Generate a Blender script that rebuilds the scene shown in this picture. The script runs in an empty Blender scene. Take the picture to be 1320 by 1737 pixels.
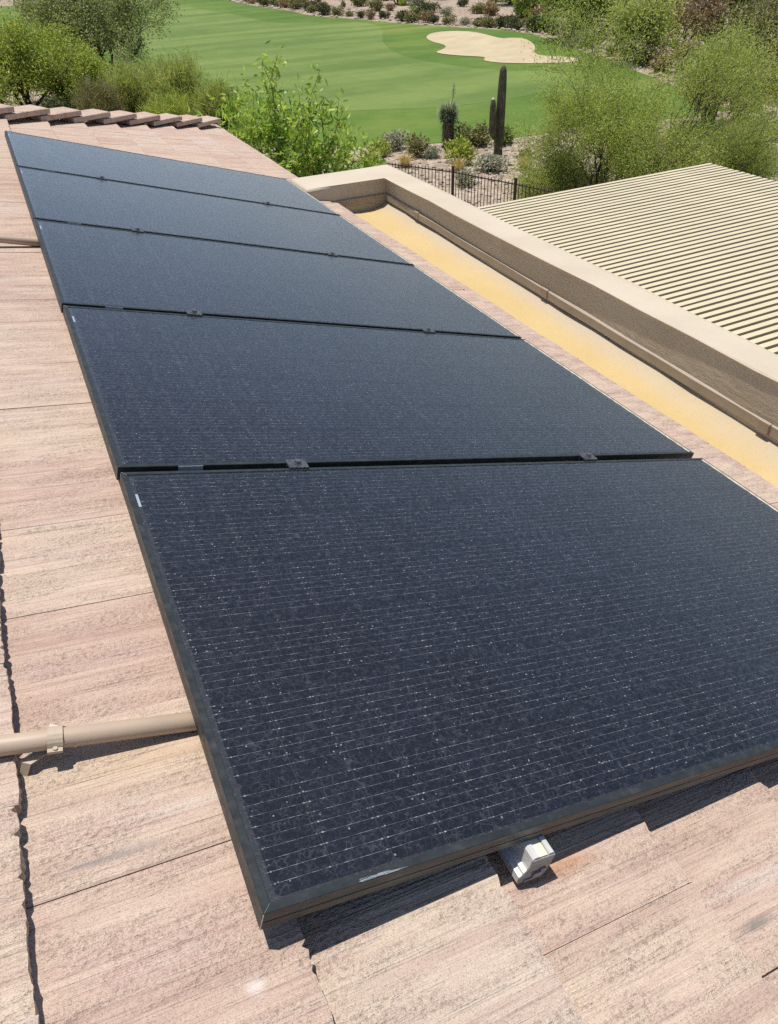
import bpy, bmesh, math, random
import numpy as np
from mathutils import Vector, Matrix
from mathutils.geometry import delaunay_2d_cdt

S = bpy.context.scene
COL = S.collection
R = math.radians

# ------------------------------------------------------------------ camera, sky, sun, exposure
cam_d = bpy.data.cameras.new('camera')
cam = bpy.data.objects.new('camera', cam_d); COL.objects.link(cam)
rt = Vector((0.90191278, -0.43063554, -0.03326219))
up = Vector((0.28995404, 0.54659349, 0.78559673))
fw = Vector((0.32012497, 0.71818423, -0.61784416))
m3 = Matrix((rt, up, -fw)).transposed()
cam.matrix_world = Matrix.Translation((-0.00848, -0.43709, 0.91924)) @ m3.to_4x4()
cam_d.sensor_fit = 'VERTICAL'; cam_d.sensor_height = 24.0; cam_d.lens = 24 * 1257.21 / 1737
cam_d.clip_start = 0.02; cam_d.clip_end = 3000
S.camera = cam

SUN = Vector((-0.08, 0.175, 1.0)).normalized()          # towards the sun
W = bpy.data.worlds.new('World'); S.world = W; W.use_nodes = True
wn = W.node_tree.nodes; wl = W.node_tree.links
sky = wn.new('ShaderNodeTexSky'); sky.sky_type = 'NISHITA'; sky.sun_disc = False
sky.sun_elevation = math.asin(SUN.z); sky.sun_rotation = math.atan2(SUN.x, SUN.y)
sky.altitude = 600; sky.dust_density = 1.0
bg = wn['Background']; bg.inputs['Strength'].default_value = 0.108
wl.new(sky.outputs[0], bg.inputs['Color'])
sd = bpy.data.lights.new('sun', 'SUN'); sd.energy = 5.0; sd.angle = R(0.53); sd.color = (1.0, 0.955, 0.89)
so = bpy.data.objects.new('sun', sd); COL.objects.link(so)
so.rotation_euler = (-SUN).to_track_quat('-Z', 'Y').to_euler(); so.location = SUN * 60
S.view_settings.view_transform = 'Standard'; S.view_settings.look = 'None'
S.view_settings.exposure = 0.05; S.view_settings.gamma = 1.0; S.view_settings.use_curve_mapping = False
try:
    S.cycles.use_denoising = False
    S.cycles.transparent_max_bounces = 10
    S.cycles.adaptive_threshold = 0.02; S.cycles.max_bounces = 4; S.cycles.diffuse_bounces = 2; S.cycles.glossy_bounces = 3; S.cycles.transmission_bounces = 3
except Exception:
    pass

TH = R(16.5)                                            # roof pitch; roof frame: x = down the slope, y = along the row, z = normal
ROT = (0, TH, 0)
RX = Vector((math.cos(TH), 0, -math.sin(TH))); RN = Vector((math.sin(TH), 0, math.cos(TH)))
def roof(v, u, d=0.0):
    return RX * v + Vector((0, u, 0)) + RN * d

# ------------------------------------------------------------------ helpers
def tag(o, label=None, cat=None, group=None, kind=None):
    if label: o['label'] = label
    if cat: o['category'] = cat
    if group: o['group'] = group
    if kind: o['kind'] = kind
    return o
def empty(name, loc=(0, 0, 0), rot=(0, 0, 0)):
    o = bpy.data.objects.new(name, None); COL.objects.link(o)
    o.location = loc; o.rotation_euler = rot; o.empty_display_size = 0.1
    return o
def link(name, me, parent=None, loc=(0, 0, 0), rot=(0, 0, 0), scale=None):
    o = bpy.data.objects.new(name, me); COL.objects.link(o)
    o.location = loc; o.rotation_euler = rot
    if scale is not None: o.scale = scale
    if parent: o.parent = parent
    return o
def mesh(name, verts, faces, mats, smooth=False, midx=None):
    me = bpy.data.meshes.new(name)
    me.from_pydata([tuple(v) for v in verts], [], faces)
    for m in (mats if isinstance(mats, (list, tuple)) else [mats]): me.materials.append(m)
    if midx is not None: me.polygons.foreach_set('material_index', midx)
    if smooth: me.polygons.foreach_set('use_smooth', [True] * len(me.polygons))
    me.update()
    return me
class MB:
    def __init__(s): s.v = []; s.f = []; s.m = []
    def add(s, vs, fs, mi=0):
        b = len(s.v); s.v += [tuple(q) for q in vs]
        for f in fs: s.f.append(tuple(i + b for i in f)); s.m.append(mi)
    def box(s, a, b, mi=0):
        x0, y0, z0 = a; x1, y1, z1 = b
        s.add([(x0,y0,z0),(x1,y0,z0),(x1,y1,z0),(x0,y1,z0),(x0,y0,z1),(x1,y0,z1),(x1,y1,z1),(x0,y1,z1)],
              [(0,3,2,1),(4,5,6,7),(0,1,5,4),(1,2,6,5),(2,3,7,6),(3,0,4,7)], mi)
    def cbox(s, a, b, c=0.003, mi=0):                   # box with chamfered edges
        bm = bmesh.new(); bmesh.ops.create_cube(bm, size=1)
        for v in bm.verts:
            v.co = Vector([(a[i] + b[i]) / 2 + v.co[i] * (b[i] - a[i]) for i in range(3)])
        bmesh.ops.bevel(bm, geom=list(bm.edges), offset=c, segments=2, affect='EDGES', profile=0.6)
        bm.verts.index_update()
        s.add([v.co[:] for v in bm.verts], [[v.index for v in f.verts] for f in bm.faces], mi); bm.free()
    def prism(s, outline, y0, y1, mi=0, axis='y'):      # outline of (x,z) swept along y, or (x,y) along z
        n = len(outline)
        if axis == 'y': vs = [(p[0], y0, p[1]) for p in outline] + [(p[0], y1, p[1]) for p in outline]
        else: vs = [(p[0], p[1], y0) for p in outline] + [(p[0], p[1], y1) for p in outline]
        fs = [(i, (i + 1) % n, (i + 1) % n + n, i + n) for i in range(n)] + [tuple(range(n))[::-1], tuple(range(n, 2 * n))]
        s.add(vs, fs, mi)
    def tube(s, pts, rad, n=8, mi=0, cap=True):
        pts = [Vector(p) for p in pts]
        rad = rad if isinstance(rad, (list, tuple)) else [rad] * len(pts)
        vs = []; fs = []
        d0 = (pts[-1] - pts[0]).normalized(); ref = Vector((1, 0, 0)) if abs(d0.x) < 0.8 else Vector((0, 1, 0))
        for i, p in enumerate(pts):
            d = (pts[min(i + 1, len(pts) - 1)] - pts[max(i - 1, 0)]).normalized()
            a = d.cross(ref).normalized(); b = d.cross(a)
            for k in range(n):
                t = 2 * math.pi * k / n
                vs.append(p + a * math.cos(t) * rad[i] + b * math.sin(t) * rad[i])
        for i in range(len(pts) - 1):
            for k in range(n):
                k2 = (k + 1) % n
                fs.append((i*n + k, (i+1)*n + k, (i+1)*n + k2, i*n + k2))
        if cap: fs += [tuple(range(n)), tuple(range((len(pts)-1)*n, len(pts)*n))[::-1]]
        s.add(vs, fs, mi)
    def me(s, name, mats, smooth=False):
        return mesh(name, s.v, s.f, mats, smooth, s.m)
def fix_normals(me):
    bm = bmesh.new(); bm.from_mesh(me); bmesh.ops.recalc_face_normals(bm, faces=bm.faces); bm.to_mesh(me); bm.free(); return me

# ------------------------------------------------------------------ materials
class NT:
    def __init__(s, name):
        s.m = bpy.data.materials.new(name); s.m.use_nodes = True
        s.n = s.m.node_tree.nodes; s.l = s.m.node_tree.links
        s.b = s.n['Principled BSDF']; s.out = s.n['Material Output']
    def new(s, t, **kw):
        o = s.n.new(t)
        for k, v in kw.items(): setattr(o, k, v)
        return o
    def set(s, node, **kw):
        for k, v in kw.items(): node.inputs[k.replace('_', ' ')].default_value = v
    def link(s, a, b): s.l.new(a, b)
    def val(s, x, sock):
        if hasattr(x, 'is_output') or hasattr(x, 'links'): s.l.new(x, sock)
        else: sock.default_value = x
    def math(s, op, a, b=0.0, c=None, clamp=False):
        o = s.n.new('ShaderNodeMath'); o.operation = op; o.use_clamp = clamp
        s.val(a, o.inputs[0]); s.val(b, o.inputs[1])
        if c is not None: s.val(c, o.inputs[2])
        return o.outputs[0]
    def mix(s, f, a, b, blend='MIX'):
        o = s.n.new('ShaderNodeMix'); o.data_type = 'RGBA'; o.blend_type = blend
        s.val(f, o.inputs[0])
        for x, k in ((a, 6), (b, 7)):
            if isinstance(x, tuple): o.inputs[k].default_value = (*x[:3], 1)
            else: s.l.new(x, o.inputs[k])
        return o.outputs[2]
    def coord(s, which='Object', obj=None):
        o = s.n.new('ShaderNodeTexCoord')
        if obj: o.object = obj
        return o.outputs[which]
    def pos(s): return s.n.new('ShaderNodeNewGeometry').outputs['Position']
    def island(s): return s.n.new('ShaderNodeNewGeometry').outputs['Random Per Island']
    def objrand(s): return s.n.new('ShaderNodeObjectInfo').outputs['Random']
    def map(s, v, scale=(1, 1, 1), loc=(0, 0, 0), rot=(0, 0, 0)):
        o = s.n.new('ShaderNodeMapping'); s.l.new(v, o.inputs[0])
        o.inputs['Scale'].default_value = scale; o.inputs['Rotation'].default_value = rot
        if isinstance(loc, tuple): o.inputs['Location'].default_value = loc
        else: s.l.new(loc, o.inputs['Location'])
        return o.outputs[0]
    def noise(s, v, scale, detail=3, rough=0.55, dist=0.0):
        o = s.n.new('ShaderNodeTexNoise'); s.l.new(v, o.inputs['Vector'])
        o.inputs['Scale'].default_value = scale; o.inputs['Detail'].default_value = detail
        o.inputs['Roughness'].default_value = rough; o.inputs['Distortion'].default_value = dist
        return o.outputs['Fac']
    def noisec(s, v, scale, detail=2):
        o = s.n.new('ShaderNodeTexNoise'); s.l.new(v, o.inputs['Vector'])
        o.inputs['Scale'].default_value = scale; o.inputs['Detail'].default_value = detail
        return o.outputs['Color']
    def vor(s, v, scale, feature='F1', out='Distance', rnd=1.0):
        o = s.n.new('ShaderNodeTexVoronoi'); o.feature = feature; s.l.new(v, o.inputs['Vector'])
        o.inputs['Scale'].default_value = scale; o.inputs['Randomness'].default_value = rnd
        return o.outputs[out]
    def ramp(s, f, stops, interp='LINEAR'):
        o = s.n.new('ShaderNodeValToRGB'); s.l.new(f, o.inputs[0]); o.color_ramp.interpolation = interp
        e = o.color_ramp.elements
        while len(e) < len(stops): e.new(0.5)
        for i, (p, c) in enumerate(stops):
            e[i].position = p; e[i].color = (*c, 1) if isinstance(c, tuple) else (c, c, c, 1)
        return o.outputs[0]
    def bump(s, h, strength=0.5, dist=0.01, normal=None):
        o = s.n.new('ShaderNodeBump'); s.l.new(h, o.inputs['Height'])
        o.inputs['Strength'].default_value = strength; o.inputs['Distance'].default_value = dist
        if normal: s.l.new(normal, o.inputs['Normal'])
        return o.outputs[0]
    def vadd(s, a, b, op='ADD'):
        o = s.n.new('ShaderNodeVectorMath'); o.operation = op; s.val(a, o.inputs[0]); s.val(b, o.inputs[1])
        return o.outputs[0]
    def sep(s, v):
        o = s.n.new('ShaderNodeSeparateXYZ'); s.l.new(v, o.inputs[0]); return o.outputs
    def comb(s, x=0.0, y=0.0, z=0.0):
        o = s.n.new('ShaderNodeCombineXYZ')
        for k, q in enumerate((x, y, z)): s.val(q, o.inputs[k])
        return o.outputs[0]
    def col(s, x):
        if isinstance(x, tuple): s.b.inputs['Base Color'].default_value = (*x, 1)
        else: s.l.new(x, s.b.inputs['Base Color'])
    def rough(s, x): s.val(x, s.b.inputs['Roughness'])
    def nrm(s, x): s.l.new(x, s.b.inputs['Normal'])
    def spec(s, x): s.b.inputs['Specular IOR Level'].default_value = x

MAT = {}
def simple(name, col, rough=0.6, metal=0.0, spec=0.5, vary=0.12, scale=20.0, bump=0.0):
    t = NT(name); c = t.coord()
    n = t.noise(c, scale, 4)
    lo = tuple(q * (1 - vary) for q in col); hi = tuple(min(1, q * (1 + vary)) for q in col)
    t.col(t.ramp(n, [(0.3, lo), (0.7, hi)])); t.rough(rough); t.b.inputs['Metallic'].default_value = metal; t.spec(spec)
    if bump: t.nrm(t.bump(t.noise(c, scale * 6, 3), bump, 0.002))
    MAT[name] = t.m; return t.m

# --- concrete roof tile (roof frame object given later)
house = empty('house', roof(0, 0, -0.12), ROT)
tag(house, 'house with pinkish concrete tile roof under the solar panels and a stucco parapet', 'house')
def tile_mat():
    t = NT('concrete_tile')
    c = t.coord('Object', house)                         # x down the slope, y along the row, metres
    rnd = t.objrand()
    off = t.comb(t.math('MULTIPLY', rnd, 37.0), t.math('MULTIPLY', rnd, 91.0), 0.0)
    p = t.vadd(c, off)
    streak = t.noise(t.map(p, (1.5, 130.0, 1.0)), 1.0, 4, 0.66)      # drawn lines left by the extruder, down the slope
    broad = t.noise(t.map(p, (1.6, 16.0, 1.0)), 1.0, 2, 0.5)
    lump = t.noise(t.map(p, (0.7, 1.0, 1.0)), 150.0, 3, 0.62)       # crumbled sandy surface
    grain = t.noise(p, 520.0, 2, 0.65)
    mask = t.ramp(t.noise(t.map(p, (6.0, 24.0, 1.0), (7.0, 2.0, 0)), 1.0, 2, 0.6), [(0.40, 0.0), (0.58, 1.0)])
    c1 = t.ramp(broad, [(0.27, (0.44, 0.325, 0.272)), (0.42, (0.505, 0.395, 0.325)), (0.52, (0.555, 0.452, 0.368)), (0.62, (0.515, 0.392, 0.332)), (0.75, (0.55, 0.485, 0.42))])
    c2 = t.mix(t.ramp(streak, [(0.50, 0.0), (0.68, 0.55)]), c1, (0.61, 0.52, 0.43))
    c2 = t.mix(t.ramp(streak, [(0.31, 0.62), (0.425, 0.0)]), c2, (0.27, 0.195, 0.16))
    dark = t.math('MULTIPLY', t.ramp(lump, [(0.34, 1.0), (0.46, 0.0)]), t.math('ADD', t.math('MULTIPLY', mask, 0.46), 0.10))
    c3 = t.mix(dark, c2, (0.225, 0.165, 0.13))
    c3 = t.mix(t.ramp(grain, [(0.32, 0.62), (0.46, 0.0)]), c3, (0.19, 0.14, 0.115))
    c3 = t.mix(t.ramp(grain, [(0.58, 0.0), (0.72, 0.35)]), c3, (0.66, 0.58, 0.50))
    # each tile its own tint
    tint = t.ramp(t.math('FRACT', t.math('MULTIPLY', rnd, 7.31)), [(0.0, (0.95, 0.86, 0.83)), (0.35, (1.0, 0.95, 0.92)), (0.6, (1.03, 1.0, 0.95)), (0.8, (1.0, 0.91, 0.875)), (1.0, (1.02, 1.01, 0.99))])
    c4 = t.mix(1.0, c3, tint, 'MULTIPLY')
    # stains with a shape of their own, on the roof: rust by the rail end, pale splash, grey smears, yellowed strip by the conduit
    wobble = t.math('MULTIPLY', t.math('SUBTRACT', streak, 0.5), 1.3)
    def blob(x, y, ax, ay, r0, r1, amp):
        q = t.map(c, (1 / ax, 1 / ay, 0.0), (-x / ax, -y / ay, 0.0))
        o = t.n.new('ShaderNodeVectorMath'); o.operation = 'LENGTH'; t.l.new(q, o.inputs[0])
        return t.math('MULTIPLY', t.ramp(t.math('ADD', o.outputs['Value'], wobble), [(r0, 1.0), (r1, 0.0)]), amp)
    c4 = t.mix(blob(0.487, -0.028, 0.085, 0.022, 0.2, 1.25, 0.55), c4, (0.45, 0.23, 0.10))
    c4 = t.mix(blob(-0.012, -0.042, 0.018, 0.012, 0.2, 1.2, 0.75), c4, (0.68, 0.62, 0.57))
    c4 = t.mix(blob(0.745, -0.208, 0.045, 0.012, 0.2, 1.3, 0.75), c4, (0.19, 0.175, 0.15))
    c4 = t.mix(blob(-0.14, 0.185, 0.09, 0.010, 0.2, 1.3, 0.6), c4, (0.26, 0.24, 0.225))
    c4 = t.mix(blob(-0.06, 0.34, 0.20, 0.075, 0.2, 1.2, 0.42), c4, (0.56, 0.41, 0.25))
    t.col(c4); t.rough(0.92); t.spec(0.2)
    hgt = t.math('ADD', t.math('MULTIPLY', streak, 1.35), t.math('MULTIPLY', lump, t.math('ADD', t.math('MULTIPLY', mask, 1.3), 0.45)))
    t.nrm(t.bump(hgt, 1.0, 0.0048))
    return t.m
TILE = tile_mat()

def frame_mat():
    t = NT('black_frame'); c = t.coord()
    n = t.noise(c, 30.0, 5, 0.65); n2 = t.noise(t.map(c, (6, 60, 60)), 1.0, 3)
    t.col(t.ramp(n, [(0.3, (0.012, 0.015, 0.016)), (0.55, (0.022, 0.027, 0.028)), (0.75, (0.05, 0.055, 0.052))]))
    t.rough(t.ramp(n2, [(0.3, 0.34), (0.7, 0.55)])); t.spec(0.5); t.b.inputs['Metallic'].default_value = 0.05
    t.nrm(t.bump(t.noise(c, 500.0, 2), 0.08, 0.0005))
    return t.m
FRAME = frame_mat()
def pale_alu_mat():
    t = NT('pale_aluminium'); c = t.coord()
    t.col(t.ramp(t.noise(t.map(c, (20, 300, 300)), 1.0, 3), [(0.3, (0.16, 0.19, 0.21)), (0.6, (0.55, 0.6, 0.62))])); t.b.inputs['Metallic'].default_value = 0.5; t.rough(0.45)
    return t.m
PALE_ALU = pale_alu_mat()
def cell_mat():
    t = NT('silicon_cell'); r = t.objrand(); c = t.coord()
    col = t.mix(r, (0.0035, 0.0042, 0.0080), (0.0065, 0.0080, 0.0150))
    t.col(col); t.rough(0.35); t.spec(0.3)
    return t.m
CELL = cell_mat()
BACK = simple('black_backsheet', (0.013, 0.0145, 0.020), 0.5, vary=0.2)
def wire_mat():
    t = NT('tinned_wire'); c = t.coord()
    t.col(t.ramp(t.noise(c, 85.0, 3, 0.7), [(0.36, (0.09, 0.095, 0.115)), (0.50, (0.26, 0.27, 0.30)), (0.64, (0.70, 0.71, 0.73))])); t.rough(0.35); t.b.inputs['Metallic'].default_value = 0.55  # bright and dark noise paints broken glints along the wires
    return t.m
WIRE = wire_mat()
def glass_mat():
    t = NT('textured_solar_glass')
    for x in list(t.n): 
        if x != t.out: t.n.remove(x)
    c0 = t.coord(); off = t.comb(t.math('MULTIPLY', t.objrand(), 23.0), 0.0, 0.0); c = t.vadd(c0, off)
    # pressed-glass texture
    grain = t.noise(c, 330.0, 2, 0.65)
    nb = t.bump(grain, 0.16, 0.0012)
    fres = t.n.new('ShaderNodeFresnel'); fres.inputs['IOR'].default_value = 1.50; t.l.new(nb, fres.inputs['Normal'])
    glo = t.n.new('ShaderNodeBsdfGlossy'); glo.inputs['Roughness'].default_value = 0.24; glo.inputs['Color'].default_value = (0.92, 0.96, 1.0, 1); t.l.new(nb, glo.inputs['Normal'])
    tra = t.n.new('ShaderNodeBsdfTransparent')
    mixg = t.n.new('ShaderNodeMixShader'); t.l.new(fres.outputs[0], mixg.inputs[0]); t.l.new(tra.outputs[0], mixg.inputs[1]); t.l.new(glo.outputs[0], mixg.inputs[2])
    # dried dust film and specks; glass-texture light curls painted in as pale lines
    nc = t.noisec(c, 60.0, 2)
    wob = t.vadd(c, t.map(nc, (0.020, 0.020, 0.0)))
    e1 = t.vor(wob, 70.0, 'DISTANCE_TO_EDGE'); l1 = t.ramp(e1, [(0.0, 1.0), (0.06, 0.0)])
    e2 = t.vor(t.vadd(wob, t.map(nc, (-0.030, 0.006, 0.0))), 120.0, 'DISTANCE_TO_EDGE'); l2 = t.ramp(e2, [(0.0, 1.0), (0.07, 0.0)])
    ncs = t.sep(nc)
    pm1 = t.ramp(ncs[2], [(0.40, 0.0), (0.60, 1.0)]); pm2 = t.ramp(ncs[0], [(0.42, 0.0), (0.60, 1.0)])
    curl_glint = t.math('ADD', t.math('MULTIPLY', l1, pm1), t.math('MULTIPLY', t.math('MULTIPLY', l2, pm2), 0.7), clamp=True)
    spk = t.vor(c, 85.0); spm = t.ramp(ncs[1], [(0.52, 0.0), (0.60, 1.0)])
    speck = t.math('MULTIPLY', t.ramp(spk, [(0.08, 1.0), (0.13, 0.0)]), spm)
    big = t.noise(c, 2.2, 2)
    clump = t.noise(t.map(c, (1.0, 1.35, 1.0)), 115.0, 2, 0.7)
    spk2 = t.vor(t.map(c, (1, 1, 1), (0.7, 0.3, 0)), 34.0); speck2 = t.ramp(spk2, [(0.035, 1.0), (0.07, 0.0)])
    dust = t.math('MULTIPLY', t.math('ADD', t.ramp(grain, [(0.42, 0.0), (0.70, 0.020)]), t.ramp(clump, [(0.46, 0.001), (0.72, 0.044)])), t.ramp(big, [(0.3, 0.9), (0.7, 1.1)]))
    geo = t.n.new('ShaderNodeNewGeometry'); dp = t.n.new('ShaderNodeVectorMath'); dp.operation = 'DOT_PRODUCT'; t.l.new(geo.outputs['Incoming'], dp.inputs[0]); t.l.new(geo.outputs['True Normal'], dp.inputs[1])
    dust = t.math('MULTIPLY', dust, t.math('DIVIDE', 0.29, t.math('POWER', t.math('MAXIMUM', t.math('ABSOLUTE', dp.outputs['Value']), 0.12), 1.7)))   # dust film, thickened steeply toward grazing views to stand in for sky sheen
    f = t.math('ADD', dust, t.math('MULTIPLY', curl_glint, 0.068)); f = t.math('ADD', f, t.math('ADD', t.math('MULTIPLY', speck, 0.55), t.math('MULTIPLY', speck2, 0.45)), clamp=True)
    dif = t.n.new('ShaderNodeBsdfDiffuse'); dif.inputs['Color'].default_value = (0.42, 0.45, 0.50, 1)
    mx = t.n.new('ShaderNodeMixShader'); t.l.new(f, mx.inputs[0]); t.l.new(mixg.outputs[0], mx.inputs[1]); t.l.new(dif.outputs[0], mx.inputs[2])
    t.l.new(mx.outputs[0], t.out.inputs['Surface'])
    return t.m
GLASS = glass_mat()
def label_mat():
    t = NT('printed_label'); c = t.coord(); s_ = t.sep(c)
    bars = t.math('GREATER_THAN', t.noise(t.comb(t.math('MULTIPLY', t.math('ADD', s_[0], s_[1]), 900.0), 0.0, 0.0), 1.0, 0), 0.52)
    t.col(t.mix(t.math('MULTIPLY', bars, 0.5), (0.36, 0.43, 0.48), (0.12, 0.15, 0.18))); t.rough(0.4)
    return t.m
LABEL = label_mat()
def alu_mat():
    t = NT('mill_aluminium'); c = t.coord()
    t.col(t.ramp(t.noise(t.map(c, (300, 4, 300)), 1.0, 3), [(0.3, (0.62, 0.61, 0.58)), (0.7, (0.80, 0.79, 0.75))])); t.b.inputs['Metallic'].default_value = 0.35; t.rough(0.42)
    return t.m
ALU = alu_mat()
CREAMBLK = simple('rail_insert', (0.68, 0.64, 0.52), 0.5, vary=0.06)
CLAMP = simple('anodised_clamp', (0.10, 0.105, 0.11), 0.42, metal=0.5, vary=0.35, scale=150)
STEEL = simple('bolt_steel', (0.16, 0.16, 0.17), 0.4, metal=0.6, vary=0.3, scale=200)
CONDUIT = simple('painted_conduit', (0.44, 0.335, 0.245), 0.5, vary=0.05, scale=15)
STRAP = simple('painted_strap', (0.45, 0.36, 0.265), 0.5, vary=0.08, scale=60)
def stucco_mat():
    t = NT('painted_stucco'); p = t.pos()
    n = t.noise(p, 1.6, 4, 0.6); sw = t.noise(t.map(p, (9, 9, 22)), 1.0, 3, 0.6, 0.6); fine = t.noise(p, 130.0, 3, 0.7)
    t.col(t.mix(t.ramp(n, [(0.35, 0.0), (0.7, 1.0)]), (0.465, 0.40, 0.305), (0.53, 0.462, 0.362))); t.rough(0.9); t.spec(0.2)
    h = t.math('ADD', t.math('MULTIPLY', sw, 1.5), t.math('MULTIPLY', fine, 0.35))
    t.nrm(t.bump(h, 0.38, 0.010)); return t.m
STUCCO = stucco_mat()
FLASH = simple('painted_flashing', (0.34, 0.275, 0.205), 0.55, vary=0.10, scale=8)
def foam_mat():
    t = NT('yellow_roof_coating'); p = t.pos(); s_ = t.sep(p)
    n = t.noise(p, 3.2, 4, 0.6); f = t.noise(p, 95.0, 3, 0.7)
    base = t.mix(t.ramp(n, [(0.3, 0.0), (0.75, 1.0)]), (0.50, 0.362, 0.160), (0.535, 0.405, 0.20))
    # dust washed against the parapet: follows the low strip, ragged
    dx = t.math('ADD', t.math('MULTIPLY', t.math('SUBTRACT', s_[0], 2.41), 6.5), t.math('MULTIPLY', t.math('SUBTRACT', t.noise(t.map(p, (3, 0.9, 1)), 1.0, 3), 0.5), 1.3))
    base = t.mix(t.ramp(dx, [(0.0, 0.0), (0.9, 0.8)]), base, (0.45, 0.385, 0.30))
    base = t.mix(t.ramp(f, [(0.30, 0.35), (0.42, 0.0)]), base, (0.30, 0.20, 0.09))
    t.col(base); t.rough(0.75); t.spec(0.3)
    t.nrm(t.bump(t.math('ADD', t.noise(p, 7.0, 3), t.math('MULTIPLY', f, 0.12)), 0.5, 0.02)); return t.m
FOAM = foam_mat()
SLAT = simple('cream_painted_aluminium', (0.57, 0.49, 0.325), 0.5, vary=0.10, scale=3)
FENCEM = simple('rusty_brown_iron', (0.060, 0.038, 0.027), 0.7, vary=0.4, scale=30)

# --- vegetation
def leaf_mat(name, stops, trans=0.46, rough=0.55):
    t = NT(name); r = t.island()
    col = t.ramp(r, stops)
    t.col(col); t.rough(rough); t.spec(0.35)
    tr = t.n.new('ShaderNodeBsdfTranslucent'); t.l.new(t.mix(1.0, col, (1.25, 1.3, 0.7), 'MULTIPLY'), tr.inputs['Color'])
    mx = t.n.new('ShaderNodeMixShader'); mx.inputs[0].default_value = trans
    t.l.new(t.b.outputs[0], mx.inputs[1]); t.l.new(tr.outputs[0], mx.inputs[2]); t.l.new(mx.outputs[0], t.out.inputs['Surface'])
    MAT[name] = t.m; return t.m
L_GREY = leaf_mat('leaf_grey_green', [(0.0, (0.163, 0.199, 0.087)), (0.5, (0.282, 0.313, 0.152)), (1.0, (0.433, 0.445, 0.227))])
L_YEL = leaf_mat('leaf_yellow_green', [(0.0, (0.169, 0.230, 0.044)), (0.5, (0.319, 0.379, 0.080)), (1.0, (0.498, 0.509, 0.129))])
L_BROOM = leaf_mat('leaf_broom', [(0.0, (0.199, 0.258, 0.069)), (0.6, (0.364, 0.410, 0.130)), (1.0, (0.539, 0.504, 0.212))])
L_YOUNG = leaf_mat('leaf_bright_green', [(0.0, (0.160, 0.272, 0.036)), (0.5, (0.289, 0.429, 0.068)), (1.0, (0.549, 0.620, 0.135))], 0.4, 0.42)
L_PALO = leaf_mat('leaf_palo_verde', [(0.0, (0.187, 0.250, 0.055)), (0.5, (0.310, 0.387, 0.095)), (0.85, (0.448, 0.486, 0.150)), (1.0, (0.620, 0.596, 0.275))])
L_MESQ = leaf_mat('leaf_mesquite', [(0.0, (0.090, 0.140, 0.036)), (0.5, (0.170, 0.240, 0.063)), (1.0, (0.299, 0.351, 0.110))])
L_DARK = leaf_mat('leaf_dark_shrub', [(0.0, (0.043, 0.061, 0.026)), (0.5, (0.090, 0.104, 0.046)), (1.0, (0.167, 0.167, 0.080))], 0.3)
L_OLIVE = leaf_mat('leaf_olive_shrub', [(0.0, (0.113, 0.119, 0.046)), (0.5, (0.217, 0.209, 0.086)), (1.0, (0.365, 0.322, 0.157))], 0.25)
L_BROWN = leaf_mat('leaf_dry_brown', [(0.0, (0.160, 0.109, 0.065)), (0.5, (0.290, 0.210, 0.131)), (1.0, (0.450, 0.341, 0.217))], 0.3)
L_SILV = leaf_mat('leaf_silver', [(0.0, (0.217, 0.225, 0.174)), (0.5, (0.362, 0.362, 0.290)), (1.0, (0.522, 0.507, 0.420))], 0.3)
L_STRAW = leaf_mat('leaf_straw', [(0.0, (0.392, 0.275, 0.109)), (0.5, (0.551, 0.406, 0.174)), (1.0, (0.620, 0.566, 0.275))], 0.25)
L_YUCCA = leaf_mat('leaf_yucca', [(0.0, (0.167, 0.200, 0.125)), (0.5, (0.283, 0.325, 0.217)), (1.0, (0.434, 0.467, 0.333))], 0.15)
BARK = simple('dark_bark', (0.060, 0.045, 0.034), 0.9, vary=0.4, scale=9)
BARKG = simple('green_bark', (0.13, 0.125, 0.055), 0.85, vary=0.3, scale=6)
BARKP = simple('pale_stem', (0.21, 0.165, 0.11), 0.85, vary=0.3, scale=8)

# --- ground covers
def ground_mat():
    t = NT('desert_gravel'); p = t.pos()
    n1 = t.noise(p, 0.12, 4, 0.6); n2 = t.noise(p, 0.9, 4, 0.65)
    v = t.vor(p, 5.5, 'F1', 'Color'); vd = t.vor(p, 5.5)
    vs = t.vor(p, 17.0, 'F1', 'Color')
    col = t.ramp(t.math('ADD', t.math('MULTIPLY', n1, 0.5), t.math('MULTIPLY', n2, 0.5)), [(0.35, (0.22, 0.16, 0.112)), (0.5, (0.32, 0.245, 0.18)), (0.66, (0.415, 0.34, 0.26))])
    bw = t.n.new('ShaderNodeRGBToBW'); t.l.new(v, bw.inputs[0]); bw2 = t.n.new('ShaderNodeRGBToBW'); t.l.new(vs, bw2.inputs[0])
    col = t.mix(t.ramp(bw.outputs[0], [(0.45, 0.0), (0.8, 0.55)]), col, (0.56, 0.49, 0.41))
    col = t.mix(t.ramp(bw2.outputs[0], [(0.2, 0.5), (0.5, 0.0)]), col, (0.17, 0.125, 0.095))
    t.col(col); t.rough(0.95); t.spec(0.1)
    t.nrm(t.bump(t.math('ADD', t.math('MULTIPLY', n2, 1.2), t.math('MULTIPLY', vd, -0.5)), 0.8, 0.15)); return t.m
GROUND = ground_mat()
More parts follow.
